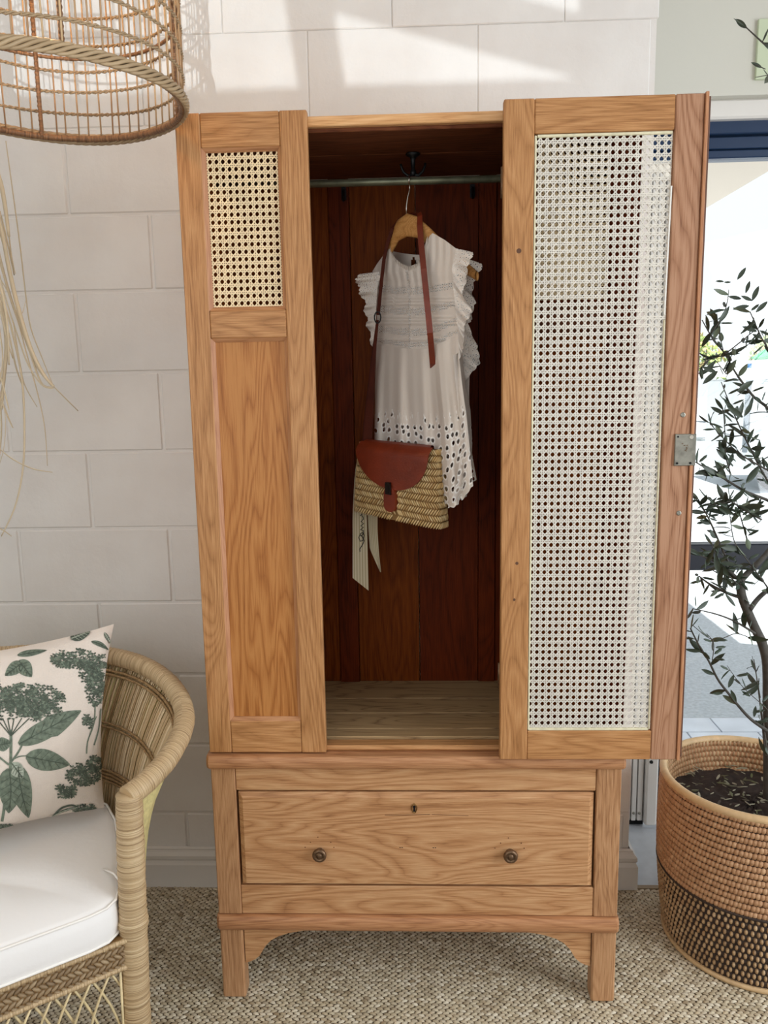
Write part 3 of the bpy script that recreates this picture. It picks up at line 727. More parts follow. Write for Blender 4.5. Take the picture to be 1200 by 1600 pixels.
# turned back side edge of the skirt, catching the daylight
fa = [(708, 556), (712, 600), (717, 650), (722, 700), (715, 745), (706, 786)]; fb = [(722, 548), (727, 600), (735, 640), (738, 690), (736, 735), (729, 776)]
P = []; UV = []
for i in range(31):
    t = i/30; q = np.linspace(0, 1, 6); a = (np.interp(t, q, [p[0] for p in fa]), np.interp(t, q, [p[1] for p in fa])); b_ = (np.interp(t, q, [p[0] for p in fb]), np.interp(t, q, [p[1] for p in fb]))
    P.append([at(a[0]+(b_[0]-a[0])*k/6, a[1]+(b_[1]-a[1])*k/6, .035+.05*(k/6)**1.4-.006*sin(t*9)) for k in range(7)]); UV.append([(k*.007, t*.4) for k in range(7)])
part('turned_edge', MB().grid(P, uvs=UV, mi=lambda i, j: 1 if i > 14 else 0), [CLOTH, EYEL], blouse, 'brighter turned side edge', smooth=True)
# ruffles
def ruffle(inner, outer, Yi, Yo, freq, amp, n=110, m=8):
    inner = np.array(inner, float); outer = np.array(outer, float)
    P = []; UV = []
    ti = np.linspace(0, 1, len(inner)); to = np.linspace(0, 1, len(outer))
    for k in range(m+1):
        s = k/m; row = []; uvr = []
        for i in range(n+1):
            t = i/n
            a = np.array([np.interp(t, ti, inner[:, 0]), np.interp(t, ti, inner[:, 1])]); b_ = np.array([np.interp(t, to, outer[:, 0]), np.interp(t, to, outer[:, 1])])
            sc_ = 1+.10*abs(sin(t*freq*1.9))*s
            q_ = a+(b_-a)*s*sc_
            yy = np.interp(t, [0, 1], Yi)*(1-s)+np.interp(t, [0, 1], Yo)*s - amp*s*sin(t*freq)-amp*.4*s*sin(t*freq*2.3)
            p = at(q_[0]+2.5*s*cos(t*freq), q_[1], yy); row.append(p); uvr.append((t*.35, s*.05))
        P.append(row); UV.append(uvr)
    return MB().grid(P, uvs=UV)
part('ruffle', ruffle([(596, 424), (590, 450), (588, 480), (587, 510), (586, 535)], [(560, 428), (560, 447), (570, 470), (573, 495), (576, 515), (583, 543)], (.262, .262), (.262, .265), 30, .010), RUFF, blouse, 'scalloped sleeve ruffle', smooth=True)
part('ruffle', ruffle([(712, 388), (706, 420), (708, 450), (712, 490), (716, 520), (716, 548)], [(736, 394), (731, 420), (720, 455), (734, 478), (730, 500), (722, 520), (726, 542), (714, 562)], (.07, .06), (.045, .04), 26, .014), RUFF, blouse, 'front sleeve ruffle in the light', smooth=True)
part('ruffle', ruffle([(718, 400), (716, 440), (720, 490), (722, 540), (722, 600)], [(750, 412), (744, 435), (735, 460), (742, 474), (737, 497), (729, 505), (747, 540), (746, 565), (740, 580), (722, 604)], (.10, .10), (.105, .10), 24, .012), RUFF, blouse, 'rear sleeve ruffle in shade', smooth=True)

# ---- handbag
def YBag(s): return .215-.115*s
TL, TR, BL_, BR = (565, 690), (685, 702), (559, 797), (692, 826)
bagn = (at(685, 760, YBag(1))-at(565, 750, YBag(0))).cross(Vector((0, 0, 1))).normalized()
if bagn.y > 0: bagn = -bagn
def B(s, t, d=0):
    "s left to right, t bottom to top, d metres towards the viewer"
    x = (BL_[0]*(1-s)+BR[0]*s)*(1-t)+(TL[0]*(1-s)+TR[0]*s)*t
    y = (BL_[1]*(1-s)+BR[1]*s)*(1-t)+(TL[1]*(1-s)+TR[1]*s)*t
    return at(x, y, YBag(s))+bagn*d
bag = thing('handbag', B(.5, 0, -.02), 'small woven straw handbag with brown leather flap slung over the hanger', 'handbag')
TH = .030
def sup(a, n=4): return math.copysign(abs(cos(a))**(2/n), cos(a)), math.copysign(abs(sin(a))**(2/n), sin(a))
rows = []; nb = 44
for i in range(13):
    t = i/12; row = []
    pin = 1-.5*max(0, (t-.55)/.45)**1.5; end = 1 if 0 < i else .93
    for k in range(nb):
        c_, s_ = sup(2*pi*k/nb, 5); row.append(B(.5+.5*c_*end, t*.97+.015*(1 if i else .4), TH*s_*pin*end-.005))
    rows.append(row)
mb = MB().grid(rows, closed_u=True); mb.face(range(nb)); mb.face([len(mb.v)-nb+i for i in range(nb)][::-1])
body = part('bag_body', mb, STRAWB, bag, 'plaited pale straw body', smooth=True)
st = MB(); RW = 12
def evenring(n_, ph):
    A = np.linspace(0, 2*pi, 721); X = [sup(a, 5) for a in A]; l = [0]
    for p, q in zip(X, X[1:]): l.append(l[-1]+math.hypot((q[0]-p[0])*.095, (q[1]-p[1])*.03))
    return [float(np.interp((k+ph)/n_*l[-1], l, A)) for k in range(n_)]
for r_ in range(RW):
    t0 = (r_+.5)/RW
    pin = 1-.5*max(0, (t0-.55)/.45)**1.5
    for a in evenring(86, .5*(r_ % 2)):
        # even spacing round the front half and the ends
        c_, s_ = sup(a, 5)
        if s_ < -.8: continue
        dirn = 1 if r_ % 2 else -1
        c = B(.5+.505*c_, t0, (TH+.0015)*s_*pin-.005)
        a2 = a+.004; c2_, s2_ = sup(a2, 5); tan = (B(.5+.505*c2_, t0, (TH+.0015)*s2_*pin-.005)-c)
        tan = tan.normalized() if tan.length > 1e-7 else Vector((0, 0, 1))
        up = Vector((0, 0, 1)); nn = tan.cross(up).normalized()
        lng = (tan*.55+up*dirn*.83).normalized(); sh = lng.cross(nn)
        st.blob(c, (lng*.0098, sh*.0021, nn*.0030), 6, 4)
part('plaited_stitch', st, STRAW, bag, smooth=True, kind='stuff')
# flap
fl_ = []; nr, na = 10, 34
for i in range(nr+1):
    r_ = i/nr; row = []
    for k in range(na+1):
        a = pi*k/na
        sx = .495-cos(a)*.465*r_; ty_ = 1.02-sin(a)**.9*.60*r_
        row.append(B(sx, ty_, .0345-.022*max(0, (ty_-.88)/.14)**2+.0))
    fl_.append(row)
mb = MB().grid(fl_)
back = [[p-bagn*.003 for p in rw] for rw in fl_]
mb.grid(back, flip=True); mb.grid([fl_[-1], back[-1]], flip=True)
# the fold over the top edge
tp = [[B(.06+.86*j/20, 1.02, .012), B(.06+.86*j/20, 1.045, 0.0), B(.07+.84*j/20, 1.03, -.012), B(.08+.80*j/20, .95, -.018)] for j in range(21)]
mb.grid(tp)
o = part('flap', mb, LEATHER, bag, 'half round chestnut leather flap', smooth=True)
tb = MB(); poly = []
for k in range(25):
    a = 2*pi*k/24; c_, s_ = sup(a, 3); poly.append((.475+.068*c_, .29+.165*s_))
for d in (.0305, .0335):
    pass
ring1 = [B(s_, t_, .0385) for s_, t_ in poly[:-1]]; ring0 = [B(s_, t_, .026) for s_, t_ in poly[:-1]]
n0 = len(tb.v); tb.v += [tuple(p) for p in ring1]; tb.face(list(range(n0, n0+24))[::-1]); n1 = len(tb.v); tb.v += [tuple(p) for p in ring0]
for k in range(24): tb.face([n0+k, n0+(k+1) % 24, n1+(k+1) % 24, n1+k])
part('tab', tb, LEATHER, bag, 'small leather tab')
cb = MB()
c0 = B(.47, .43, .0415); sx = (B(.57, .43, .038)-B(.47, .43, .038)).normalized(); up = Vector((0, 0, 1)); 
def obox(mb, c, ax, ay, az, hx, hy, hz):
    n = len(mb.v)
    for i in (-1, 1):
        for j in (-1, 1):
            for k in (-1, 1): mb.v.append(tuple(c+ax*hx*i+ay*hy*j+az*hz*k))
    for f in ((0, 1, 3, 2), (4, 6, 7, 5), (0, 4, 5, 1), (2, 3, 7, 6), (0, 2, 6, 4), (1, 5, 7, 3)): mb.face([n+i for i in f])
obox(cb, c0, sx, bagn, up, .0075, .002, .0125); obox(cb, c0+bagn*.003+up*.001, sx, bagn, up, .004, .002, .009); obox(cb, c0+up*.014, sx, bagn, up, .006, .0035, .002)
part('clasp', cb, plain('gunmetal_clasp', srgb(66, 60, 56), .3, .9), bag, 'dark metal push lock')
# shoulder strap
def strap(pts, w_, th=.0025):
    P = []
    for i, (p, wd_) in enumerate(zip(pts, w_)):
        p = Vector(p); t = Vector(pts[min(i+1, len(pts)-1)])-Vector(pts[max(i-1, 0)]); t.normalize()
        vdir = (CAMP*0+Vector((-.25, -1, 0))).normalized(); s_ = t.cross(vdir)
        s_ = s_.normalized() if s_.length > .05 else Vector((1, 0, 0)); nn = s_.cross(t)
        P.append([p-s_*wd_/2-nn*th/2, p+s_*wd_/2-nn*th/2, p+s_*wd_/2+nn*th/2, p-s_*wd_/2+nn*th/2])
    mb = MB().grid(P, closed_u=True); n = len(mb.v); mb.face((0, 1, 2, 3)[::-1]); mb.face((n-4, n-3, n-2, n-1)); return mb
rs = [at(677, 590, .15), at(676, 568, .105), at(672, 520, .078), at(667, 470, .085), at(662, 420, .10), at(658, 380, .13), at(656, 352, .150), at(656, 338, .162), at(655, 333, .178)]
part('strap', strap(rs, [.013]*7+[.012, .010]), LEATHER, bag, 'broad tan shoulder strap')
ls = [at(655, 334, .178), at(640, 336, .205), at(622, 346, .222), at(613, 358, .214), at(606, 378, .215), at(600, 405, .215), at(596, 440, .217), at(593, 470, .22), at(591, 492, .22)]
part('strap', strap(ls, [.008]*9), LEATHD, bag, 'narrow darker strap end')
bk = MB().tube([at(588+5*cos(t)+2, 496+9*sin(t), .218) for t in np.linspace(0, 2*pi, 12)[:-1]], .0016, 6, closed=True)
part('buckle', bk, IRON, bag, smooth=True)
ls2 = [at(590, 500, .222), at(586, 540, .224), at(581, 600, .226), at(577, 650, .224), at(574, 692, .214)]
part('strap', strap(ls2, [.006, .007, .012, .020, .022]), LEATHD, bag)
ls3 = [at(589, 505, .232), at(582, 560, .234), at(575, 620, .236), at(571, 660, .234), at(568, 700, .225)]
part('strap', strap(ls3, [.005, .007, .009, .010, .010]), LEATHD, bag)
# ribbons tied to the bag
def ribbonmat():
    m, nt, b = mat('cream_striped_ribbon'); L = nt.links.new; tc = N(nt, 'ShaderNodeTexCoord'); sp = N(nt, 'ShaderNodeSeparateXYZ'); L(tc.outputs['UV'], sp.inputs[0])
    mu = N(nt, 'ShaderNodeMath', operation='MULTIPLY'); mu.inputs[1].default_value = 5.5; L(sp.outputs[0], mu.inputs[0])
    fr_ = N(nt, 'ShaderNodeMath', operation='FRACT'); L(mu.outputs[0], fr_.inputs[0])
    L(ramp(nt, fr_.outputs[0], [(.38, srgb(226, 214, 184)), (.44, srgb(176, 160, 112)), (.62, srgb(176, 160, 112)), (.68, srgb(226, 214, 184))]), b.inputs['Base Color']); b.inputs['Roughness'].default_value = .8
    return m
RIB = ribbonmat()
def ribbon(L_, R_, Yl, n=14):
    P = []; UV = []
    for k in range(n+1):
        t = k/n
        a = (np.interp(t, np.linspace(0, 1, len(L_)), [p[0] for p in L_]), np.interp(t, np.linspace(0, 1, len(L_)), [p[1] for p in L_]))
        b_ = (np.interp(t, np.linspace(0, 1, len(R_)), [p[0] for p in R_]), np.interp(t, np.linspace(0, 1, len(R_)), [p[1] for p in R_]))
        row = []; uvr = []
        for j in range(7):
            s_ = j/6; row.append(at(a[0]+(b_[0]-a[0])*s_, a[1]+(b_[1]-a[1])*s_, Yl+.004*sin(t*5+s_*3))); uvr.append((s_, t))
        P.append(row); UV.append(uvr)
    return MB().grid(P, uvs=UV), UV
r1, _ = ribbon([(560, 702), (554, 745), (551, 800), (551, 903)], [(565, 706), (563, 750), (573, 795), (576, 923)], .262)
rb = part('ribbon', r1, RIB, bag, 'cream ribbon end with faint stripes and dark script', smooth=True)
r2, _ = ribbon([(574, 795), (576, 830), (578, 858), (594, 894)], [(590, 800), (590, 830), (592, 862), (595.5, 894)], .275)
part('ribbon', r2, RIB, bag, smooth=True)
kno = MB().blob(at(563, 698, .24), ((.006, 0, 0), (0, .006, 0), (.002, 0, .009)), 8, 6)
part('ribbon_knot', kno, RIB, bag, smooth=True)
# handwritten word running up the ribbon
wr = MB()
pen = [(562.5, 862), (562.0, 858), (566, 852), (569, 845), (566, 838), (562, 836), (560.5, 840), (563, 846), (567.5, 844), (569, 836), (566, 832), (563, 834), (564, 838), (568, 834), (568, 829), (563, 828), (568, 824), (563.5, 822), (568.5, 818), (564, 815), (568, 811), (566.5, 806), (563, 806), (568.5, 800), (566, 796), (562, 799), (569, 792)]
wr.tube([at(x, y, .2575) for x, y in pen], .0011, 5)
part('script_lettering', wr, plain('dark_ink', srgb(30, 28, 34), .7), bag, 'dark handwritten script')

# ================================================================== ARMCHAIR
Mx, My = -.33, -.455; E = Vector((.81, .586, 0)).normalized(); Bk = Vector((-E.y, E.x, 0))
def CL(u, v, z): return Vector((Mx, My, z))+E*u+Bk*v
ch = thing('armchair', CL(0, .3, 0), 'round backed woven cane armchair left of the wardrobe', 'armchair')
half_rim = [(.295, 0, .685), (.345, .02, .697), (.41, .07, .715), (.47, .15, .742), (.492, .25, .768), (.478, .36, .792), (.43, .46, .808), (.34, .55, .818), (.21, .615, .824), (.08, .64, .828)]
rim = half_rim + [(-u, v, z) for u, v, z in half_rim[::-1]]
def spl(pts, n):
    pts = [Vector(p) for p in pts]; m = len(pts); out = []
    for i in range(n):
        t = i/(n-1)*(m-1); k = min(int(t), m-2); f = t-k
        p0, p1, p2, p3 = pts[max(k-1, 0)], pts[k], pts[k+1], pts[min(k+2, m-1)]
        out.append(.5*((2*p1)+(-p0+p2)*f+(2*p0-5*p1+4*p2-p3)*f*f+(-p0+3*p1-3*p2+p3)*f**3))
    return out
rimp = spl(rim, 121)
def ridged(n, r, amp=.0012): return [r+amp*(1 if i % 2 else -1)*random.uniform(.2, 1) for i in range(n)]
RP = [CL(*p) for p in rimp]
RP2 = [CL(*p) for p in spl(rim, 420)]
part('arm_rim', MB().tube(RP2, ridged(420, .0225, .0009), 14), WICK, ch, 'thick wound cane rim', smooth=True)
basecurve = []
for i in range(121):
    pass
basecurve = [Vector((p.x, p.y, .40)) for p in spl([(u*k, v, 0) for k in (1,) for u, v in ((.30, .02), (.335, .10), (.37, .20), (.385, .32), (.355, .44), (.27, .53), (.14, .585), (0, .60))]+[(-u, v, 0) for u, v in ((.14, .585), (.27, .53), (.355, .44), (.385, .32), (.37, .20), (.335, .10), (.30, .02))], 121)]
def shell(t, h):
    "t along rim 0..1, h from rim(0) to base(1)"
    k = t*120; i = min(int(k), 119); f = k-i
    a = rimp[i].lerp(rimp[i+1], f); b_ = basecurve[i].lerp(basecurve[i+1], f)
    p = a.lerp(b_, h); 
    p.z -= .0
    # belly the lower part in
    ins = .10*sin(pi*h)*min(1, 4*t*(1-t)*2)
    c = Vector((0, .2, p.z)); p = p+(c-p)*ins*.6
    return p
straw = MB(); NS = 300
for i in range(NS):
    t = .03+.94*(i+random.uniform(-.3, .3))/NS
    off = random.uniform(-.0015, .0015)
    pts = []
    for k in range(7):
        h = .02+.96*k/6; p = shell(t, h); pts.append(CL(p.x+off, p.y+off, p.z))
    straw.tube(pts, random.uniform(.0018, .0030), 4, cap=False)
part('reed_backing', straw, STRANDS, ch, 'upright reeds of the barrel back', smooth=True, kind='stuff')
# thin outer skin so that the shell is closed between the reeds
P = [[CL(*(shell(.02+.96*i/60, .02+.96*k/8)+Vector((0, 0, 0)))) for i in range(61)] for k in range(9)]
P = [[CL(*( (lambda q: Vector((q.x*1.012, .2+(q.y-.2)*1.014, q.z)))(shell(.02+.96*i/60, .02+.96*k/8)))) for i in range(61)] for k in range(9)]
part('outer_skin', MB().grid(P), CANEY, ch, 'yellowish reed outer face', smooth=True)
def band(h, n, r_, name):
    mb = MB()
    for q_ in range(n):
        pts = []
        for i in range(0, 181):
            t = .035+.93*i/180; p = shell(t, h+q_*.022*1.0); p = Vector((p.x*.985, .2+(p.y-.2)*.985, p.z+.0006*sin(i*1.7+q_))); pts.append(CL(*p))
        mb.tube(pts, r_, 6)
    part(name, mb, WICKD2, ch, smooth=True)
WICKD2 = wrapmat('band_cane', srgb(112, 84, 54), srgb(158, 126, 86), srgb(190, 160, 116), 240, .8)
band(.07, 2, .0035, 'woven_band'); band(.36, 2, .0028, 'woven_band'); band(.64, 4, .0036, 'woven_band')
# four posts
for k, (u, v, zt) in enumerate(((.30, 0, .69), (-.30, 0, .69), (.27, .42, .42), (-.27, .42, .42))):
    n = 150 if k < 2 else 40
    rr = .0285
    pts = [CL(u*(1-.085*(1-i/(n-1))), v+.0*(1-i/(n-1)), zt*i/(n-1)+.0) for i in range(n)]
    rad = [(.0300 - .004*(i/n))+.0011*random.uniform(-1, 1) + (.003*max(0, 1-abs(i/n-.60)/.03) if k < 2 else 0) for i in range(n)]
    part('leg', MB().tube(pts, rad, 18), WICK, ch, 'wound cane post' , smooth=True)
part('inner_stake', MB().bar(CL(.20, .50, .40), CL(.23, .56, .72), .030, .012, up=Bk), DARKROD, ch, 'dark stake behind the cushion')
# yellowish outer wedge under the arm
wp = [[CL(.300, .012, .675), CL(.36, .04, .69), CL(.42, .09, .705), CL(.465, .16, .73)], [CL(.318, .012, .63), CL(.36, .045, .64), CL(.40, .09, .655), CL(.435, .16, .67)], [CL(.322, .012, .57), CL(.338, .04, .58), CL(.36, .08, .59), CL(.385, .15, .60)], [CL(.322, .01, .50), CL(.326, .03, .51), CL(.333, .07, .51), CL(.345, .14, .51)]]
part('under_arm_reed', MB().grid(wp), CANEY, ch, 'yellow reed wedge under the arm', smooth=True)
# seat ring and plaited apron
seat = MB(); seatpts = [CL(.28*cos(a)*1.0, .25+.25*sin(a), .395) for a in np.linspace(0, 2*pi, 41)[:-1]]
P = [[CL(u, v, z_) for u in np.linspace(-.29, .29, 9)] for v, z_ in ((.0, .395), (.25, .395), (.5, .395))]
part('seat_deck', MB().grid(P), WICKB, ch)
ap = MB()
for r_ in range(5):
    zz = .338+r_*.0125
    for k in range(46):
        u = -.29+.58*(k+.5*(r_ % 2))/46; dirn = 1 if r_ % 2 else -1
        c = CL(u, -.012, zz); lng = (E*.80+Vector((0, 0, 1))*.55*dirn).normalized(); nn = -Bk; sh = lng.cross(nn)
        ap.blob(c, (lng*.0115, sh*.0042, nn*.005), 6, 4)
part('plaited_apron', ap, WICKB, ch, smooth=True, kind='stuff')
part('apron_core', MB().bar(CL(-.29, -.006, .365), CL(.29, -.006, .365), .012, .066, up=(0, 0, 1)), STRAWB, ch)
for zz in (.392, .335):
    part('apron_cord', MB().tube([CL(u, -.014, zz) for u in np.linspace(-.29, .285, 60)], ridged(60, .0055, .0008), 8), WICK, ch, smooth=True)
la = MB()
for k in range(15):
    u0 = -.27+.036*k
    for sgn in (1, -1):
        u1 = u0+sgn*.105; pts = []
        for j in range(8):
            t = j/7; uu = u0+(u1-u0)*t+.006*sin(t*pi*2)*sgn; 
            if abs(uu) > .285: break
            pts.append(CL(uu, -.010+.004*sgn+.004*sin(t*pi), .335-.28*t))
        if len(pts) > 2: la.tube(pts, .0026, 6)
la.tube([CL(.272, -.008, .34), CL(.280, -.006, .05)], .0026, 6); la.tube([CL(.255, -.012, .34), CL(.250, -.010, .05)], .0026, 6)
part('lattice_reed', la, REED, ch, 'thin crossed reeds under the seat', smooth=True, kind='stuff')
part('foot_hoop', MB().tube([CL(u, -.008, .05) for u in np.linspace(-.30, .30, 30)], .009, 8), WICK, ch, smooth=True)
# seat cushion
def cushion(u0, u1, v0, v1, z0, z1, rc=.05):
    out = []; n = 9
    for (cx_, cy_, a0) in ((u1-rc, v1-rc, 0), (u0+rc, v1-rc, 90), (u0+rc, v0+rc, 180), (u1-rc, v0+rc, 270)):
        for k in range(n): a = math.radians(a0+90*k/(n-1)); out.append((cx_+rc*cos(a), cy_+rc*sin(a)))
    return out
_h = [(.0, -.024), (.10, -.024), (.20, -.024), (.235, -.018), (.258, 0), (.272, .03), (.292, .10), (.318, .20), (.338, .30), (.340, .38), (.31, .455), (.24, .52), (.13, .56), (.0, .57)]
oc = _h+[(-u, v) for u, v in _h[::-1][1:-1]]
oc = oc[::1]
def ringat(s, z_): 
    cx_, cy_ = 0, .24; return [CL(cx_+(x-cx_)*s, cy_+(y-cy_)*s, z_+ (.004*sin(i*1.3) if s < .9 else 0)) for i, (x, y) in enumerate(oc)]
P = [ringat(.96, .402), ringat(.99, .404), ringat(1.0, .409), ringat(1.008, .43), ringat(1.006, .455), ringat(1.0, .476), ringat(.985, .481), ringat(.95, .484), ringat(.8, .492), ringat(.5, .498), ringat(.2, .499)]
mb = MB().grid(P, closed_u=True); m_ = len(oc); mb.face([len(mb.v)-m_+i for i in range(m_)]); mb.face(list(range(m_))[::-1])
cus = thing('seat_cushion', CL(0, .24, .402), 'white piped box cushion on the armchair seat', 'cushion')
part('cover', mb, WHITEC, cus, smooth=True)
part('piping', MB().tube(ringat(1.006, .479), .0028, 6, closed=True), PIPING, cus, smooth=True)
part('piping', MB().tube(ringat(1.002, .406), .0028, 6, closed=True), PIPING, cus, smooth=True)
part('tie_cord', MB().tube([CL(.262, .10, .49), CL(.272, .055, .50), CL(.285, .03, .48), CL(.283, .02, .44)], .0022, 6), PIPING, cus, smooth=True)

# scatter pillow with botanical print
PBR = atz(163, 1262, .515); PW, PH = .50, .47
tdir = at(178, 975, PBR.y+.12)-PBR
uax = -(E*.98+Vector((0, 0, -.02))).normalized()      # towards the viewer's left
vax = (tdir-uax*tdir.dot(uax)*.0).normalized(); PHt = tdir.length
nax = uax.cross(vax).normalized()
if nax.y > 0: nax = -nax
def PL(s, t, d=0):
    "s 0 right..1 left, t 0 bottom..1 top"
    ed = 4*s*(1-s)*4*t*(1-t)
    sp_ = .5+(s-.5)*(1-.07*4*t*(1-t)); tp_ = .5+(t-.5)*(1-.09*4*s*(1-s))
    return PBR+uax*(PW*sp_)+vax*(PHt*tp_)+nax*d
def ZP(s, t): e = max(0, 16*s*(1-s)*t*(1-t)); return .075*e**.45
n = 36
P = [[PL(j/n, i/n, ZP(j/n, i/n)) for j in range(n+1)] for i in range(n+1)]; UV = [[(j/n, i/n) for j in range(n+1)] for i in range(n+1)]
Q = [[PL(j/n, i/n, -ZP(j/n, i/n)*.8) for j in range(n+1)] for i in range(n+1)]
LINEN = plain('natural_linen', srgb(228, 216, 204), .9, noise=.04, nscale=15, bump=.4, bscale=350)
pil = thing('scatter_pillow', PL(.5, 0), 'linen pillow printed with grey green botanical sprigs, on the armchair', 'pillow')
part('cover', MB().grid(P).grid(Q, flip=True), LINEN, pil, smooth=True)
PRG = plain('printed_green', srgb(112, 124, 108), .9, noise=.3, nscale=120)
PRD = plain('printed_dark_green', srgb(82, 92, 80), .9, noise=.3, nscale=100)
PRL = plain('printed_pale_green', srgb(172, 180, 164), .9, noise=.25, nscale=140)
# photo position -> pillow coordinates (s,t), found by projecting onto the pillow's middle plane
def pst(x, y):
    d = fw*FPX+cr*(x-600)-cu*(y-800); dep = .05; s = t = .5
    for _ in range(5):
        o_ = PBR+nax*dep; k = (o_-CAMP).dot(nax)/d.dot(nax); p = CAMP+d*k-PBR
        # solve in the oblique basis
        a11, a12, a22 = uax.dot(uax), uax.dot(vax), vax.dot(vax); b1, b2 = p.dot(uax), p.dot(vax)
        det = a11*a22-a12*a12; s = (b1*a22-b2*a12)/det/PW; t = (b2*a11-b1*a12)/det/PHt
        dep = ZP(min(max(s, 0.001), .999), min(max(t, .001), .999))
    # undo the pinch
    s0, t0 = s, t
    for _ in range(4):
        s = .5+(s0-.5)/(1-.07*4*t*(1-t)); t = .5+(t0-.5)/(1-.09*4*s*(1-s))
    return s+POFF[0], t+POFF[1]
POFF = (0, 0)
def onp(s, t, e=.0012):
    s = min(max(s, .0), 1); t = min(max(t, .0), 1); return PL(s, t, ZP(s, t)+e)
prD, prG, prL = MB(), MB(), MB()
def poly_print(mb, pts, e=.0010):
    st_ = [pst(*p) for p in pts]
    if POFF[0] and (max(p[0] for p in st_) > .96 or max(p[1] for p in st_) > .96): return
    c = (sum(p[0] for p in st_)/len(st_), sum(p[1] for p in st_)/len(st_))
    m = len(st_); rings = []
    for f in (0.02, .25, .5, .75, 1.0): rings.append([onp(c[0]+(a-c[0])*f, c[1]+(b_-c[1])*f, e) for a, b_ in st_])
    mb.grid(rings, closed_u=True, flip=True)
def line_print(mb, pts, w_, e=.0012):
    if POFF[0] and max(max(pst(*p)) for p in pts) > .96: return
    pts = spl([(p[0], p[1], 0) for p in pts], max(6, len(pts)*4)); L_ = []
    for i, p in enumerate(pts):
        t = (pts[min(i+1, len(pts)-1)]-pts[max(i-1, 0)]).normalized(); nn = Vector((-t.y, t.x, 0))*(w_/2)
        L_.append([onp(*pst(p.x-nn.x, p.y-nn.y), e), onp(*pst(p.x+nn.x, p.y+nn.y), e)])
    mb.grid(L_)
def leafp(mb, base_, tip, wid_, bend=0, ser=0):
    bx_, by_ = base_; tx_, ty_ = tip; L_ = math.hypot(tx_-bx_, ty_-by_); ux, uy = (tx_-bx_)/L_, (ty_-by_)/L_
    def pt(t, sd):
        w_ = wid_*(sin(pi*t**.75))**.8*(1+ser*.12*((int(t*26) % 2)*2-1)); o_ = bend*sin(pi*t)
        return (bx_+ux*L_*t-uy*(sd*w_/2+o_), by_+uy*L_*t+ux*(sd*w_/2+o_))
    T = np.linspace(0.01, .99, 14)
    poly_print(mb, [pt(t, 1) for t in T]+[pt(t, -1) for t in T[::-1]])
    other = prL if mb is not prL else prD
    line_print(prL if mb is prD else prD, [pt(t, 0) for t in np.linspace(.02, .95, 6)], 1.4, .0022)
    for t in (.2, .35, .5, .65, .8):
        for sd in (1, -1):
            a = pt(t, 0); b_ = pt(min(.97, t+.13), sd*.8); line_print(prL if mb is prD else prD, [a, ((a[0]+b_[0])/2, (a[1]+b_[1])/2), b_], .7, .0020)
def florets(cx_, cy_, rx, ry, n_, rs=5):
    for _ in range(n_):
        a = random.uniform(0, 2*pi); r_ = math.sqrt(random.random()); fx, fy = cx_+rx*r_*cos(a), cy_+ry*r_*sin(a)
        for k in range(4):
            b_ = k*pi/2+random.uniform(-.4, .4)+.8; q0 = (fx+rs*.3*cos(b_), fy+rs*.3*sin(b_)); q1 = (fx+rs*cos(b_), fy+rs*sin(b_))
            line_print(random.choice((prG, prD, prD)), [q0, ((q0[0]+q1[0])/2+1, (q0[1]+q1[1])/2), q1], random.uniform(1.6, 3.0), .0014+random.random()*.0006)
def draw_print():
    leafp(prG, (28, 1163), (128, 1110), 34, ser=1); leafp(prG, (40, 1182), (110, 1195), 34)
    leafp(prG, (28, 1195), (46, 1280), 34, 3); leafp(prG, (14, 1200), (14, 1272), 40, -3); leafp(prL, (18, 1192), (36, 1216), 22)
    leafp(prD, (112, 998), (143, 986), 16); leafp(prG, (28, 1024), (75, 1016), 10); leafp(prG, (30, 1032), (50, 1058), 24); leafp(prG, (36, 1035), (8, 1056), 20)
    leafp(prG, (-6, 1165), (18, 1160), 22); leafp(prD, (163, 988), (174, 1006), 6); leafp(prG, (143, 1002), (171, 1016), 8, -2)
    leafp(prD, (122, 1262), (80, 1280), 4, 3)
    line_print(prG, [(4, 1285), (10, 1240), (16, 1200), (17, 1170), (17, 1140)], 4.5); line_print(prG, [(14, 1195), (0, 1184), (-8, 1178)], 3); line_print(prG, [(18, 1190), (28, 1176), (34, 1165)], 3)
    line_print(prG, [(18, 1188), (30, 1182), (42, 1181)], 2)
    for tx_ in (-6, 4, 12, 22, 34, 46): line_print(prD, [(17, 1150), (17+(tx_-17)*.5, 1136), (tx_, 1122)], 1.6)
    florets(44, 1092, 56, 22, 190, 5.0); florets(10, 1104, 34, 20, 60, 5); florets(62, 1112, 34, 12, 50, 5)
    florets(118, 1030, 36, 14, 80, 5); florets(143, 1052, 18, 18, 60, 5); florets(150, 1075, 14, 26, 60, 5); florets(138, 1126, 9, 10, 18, 4); florets(160, 1035, 8, 12, 18, 4)
    line_print(prG, [(150, 1096), (148, 1130), (138, 1158), (136, 1178)], 2); line_print(prG, [(160, 1108), (156, 1140), (148, 1165)], 2.2); line_print(prG, [(152, 1120), (144, 1140), (137, 1160)], 1.4)
    florets(130, 1210, 26, 16, 70, 5); florets(104, 1236, 18, 10, 36, 4.5); florets(138, 1268, 22, 10, 44, 4.5); florets(150, 1195, 12, 12, 26, 4.5)
    line_print(prD, [(84, 1278), (96, 1264), (112, 1259), (122, 1262)], 3.2); florets(6, 1296, 18, 5, 24, 4)
POFF = (0, 0); draw_print()
POFF = (.50, .04); draw_print()      # the printed repeat continues on the pillow's left half
part('printed_sprig', prD, PRD, pil, kind='stuff', label='dark green printed flowers and veins', smooth=True)
part('printed_leaf', prG, PRG, pil, kind='stuff', label='grey green printed leaves', smooth=True)
part('printed_highlight', prL, PRL, pil, kind='stuff', smooth=True)

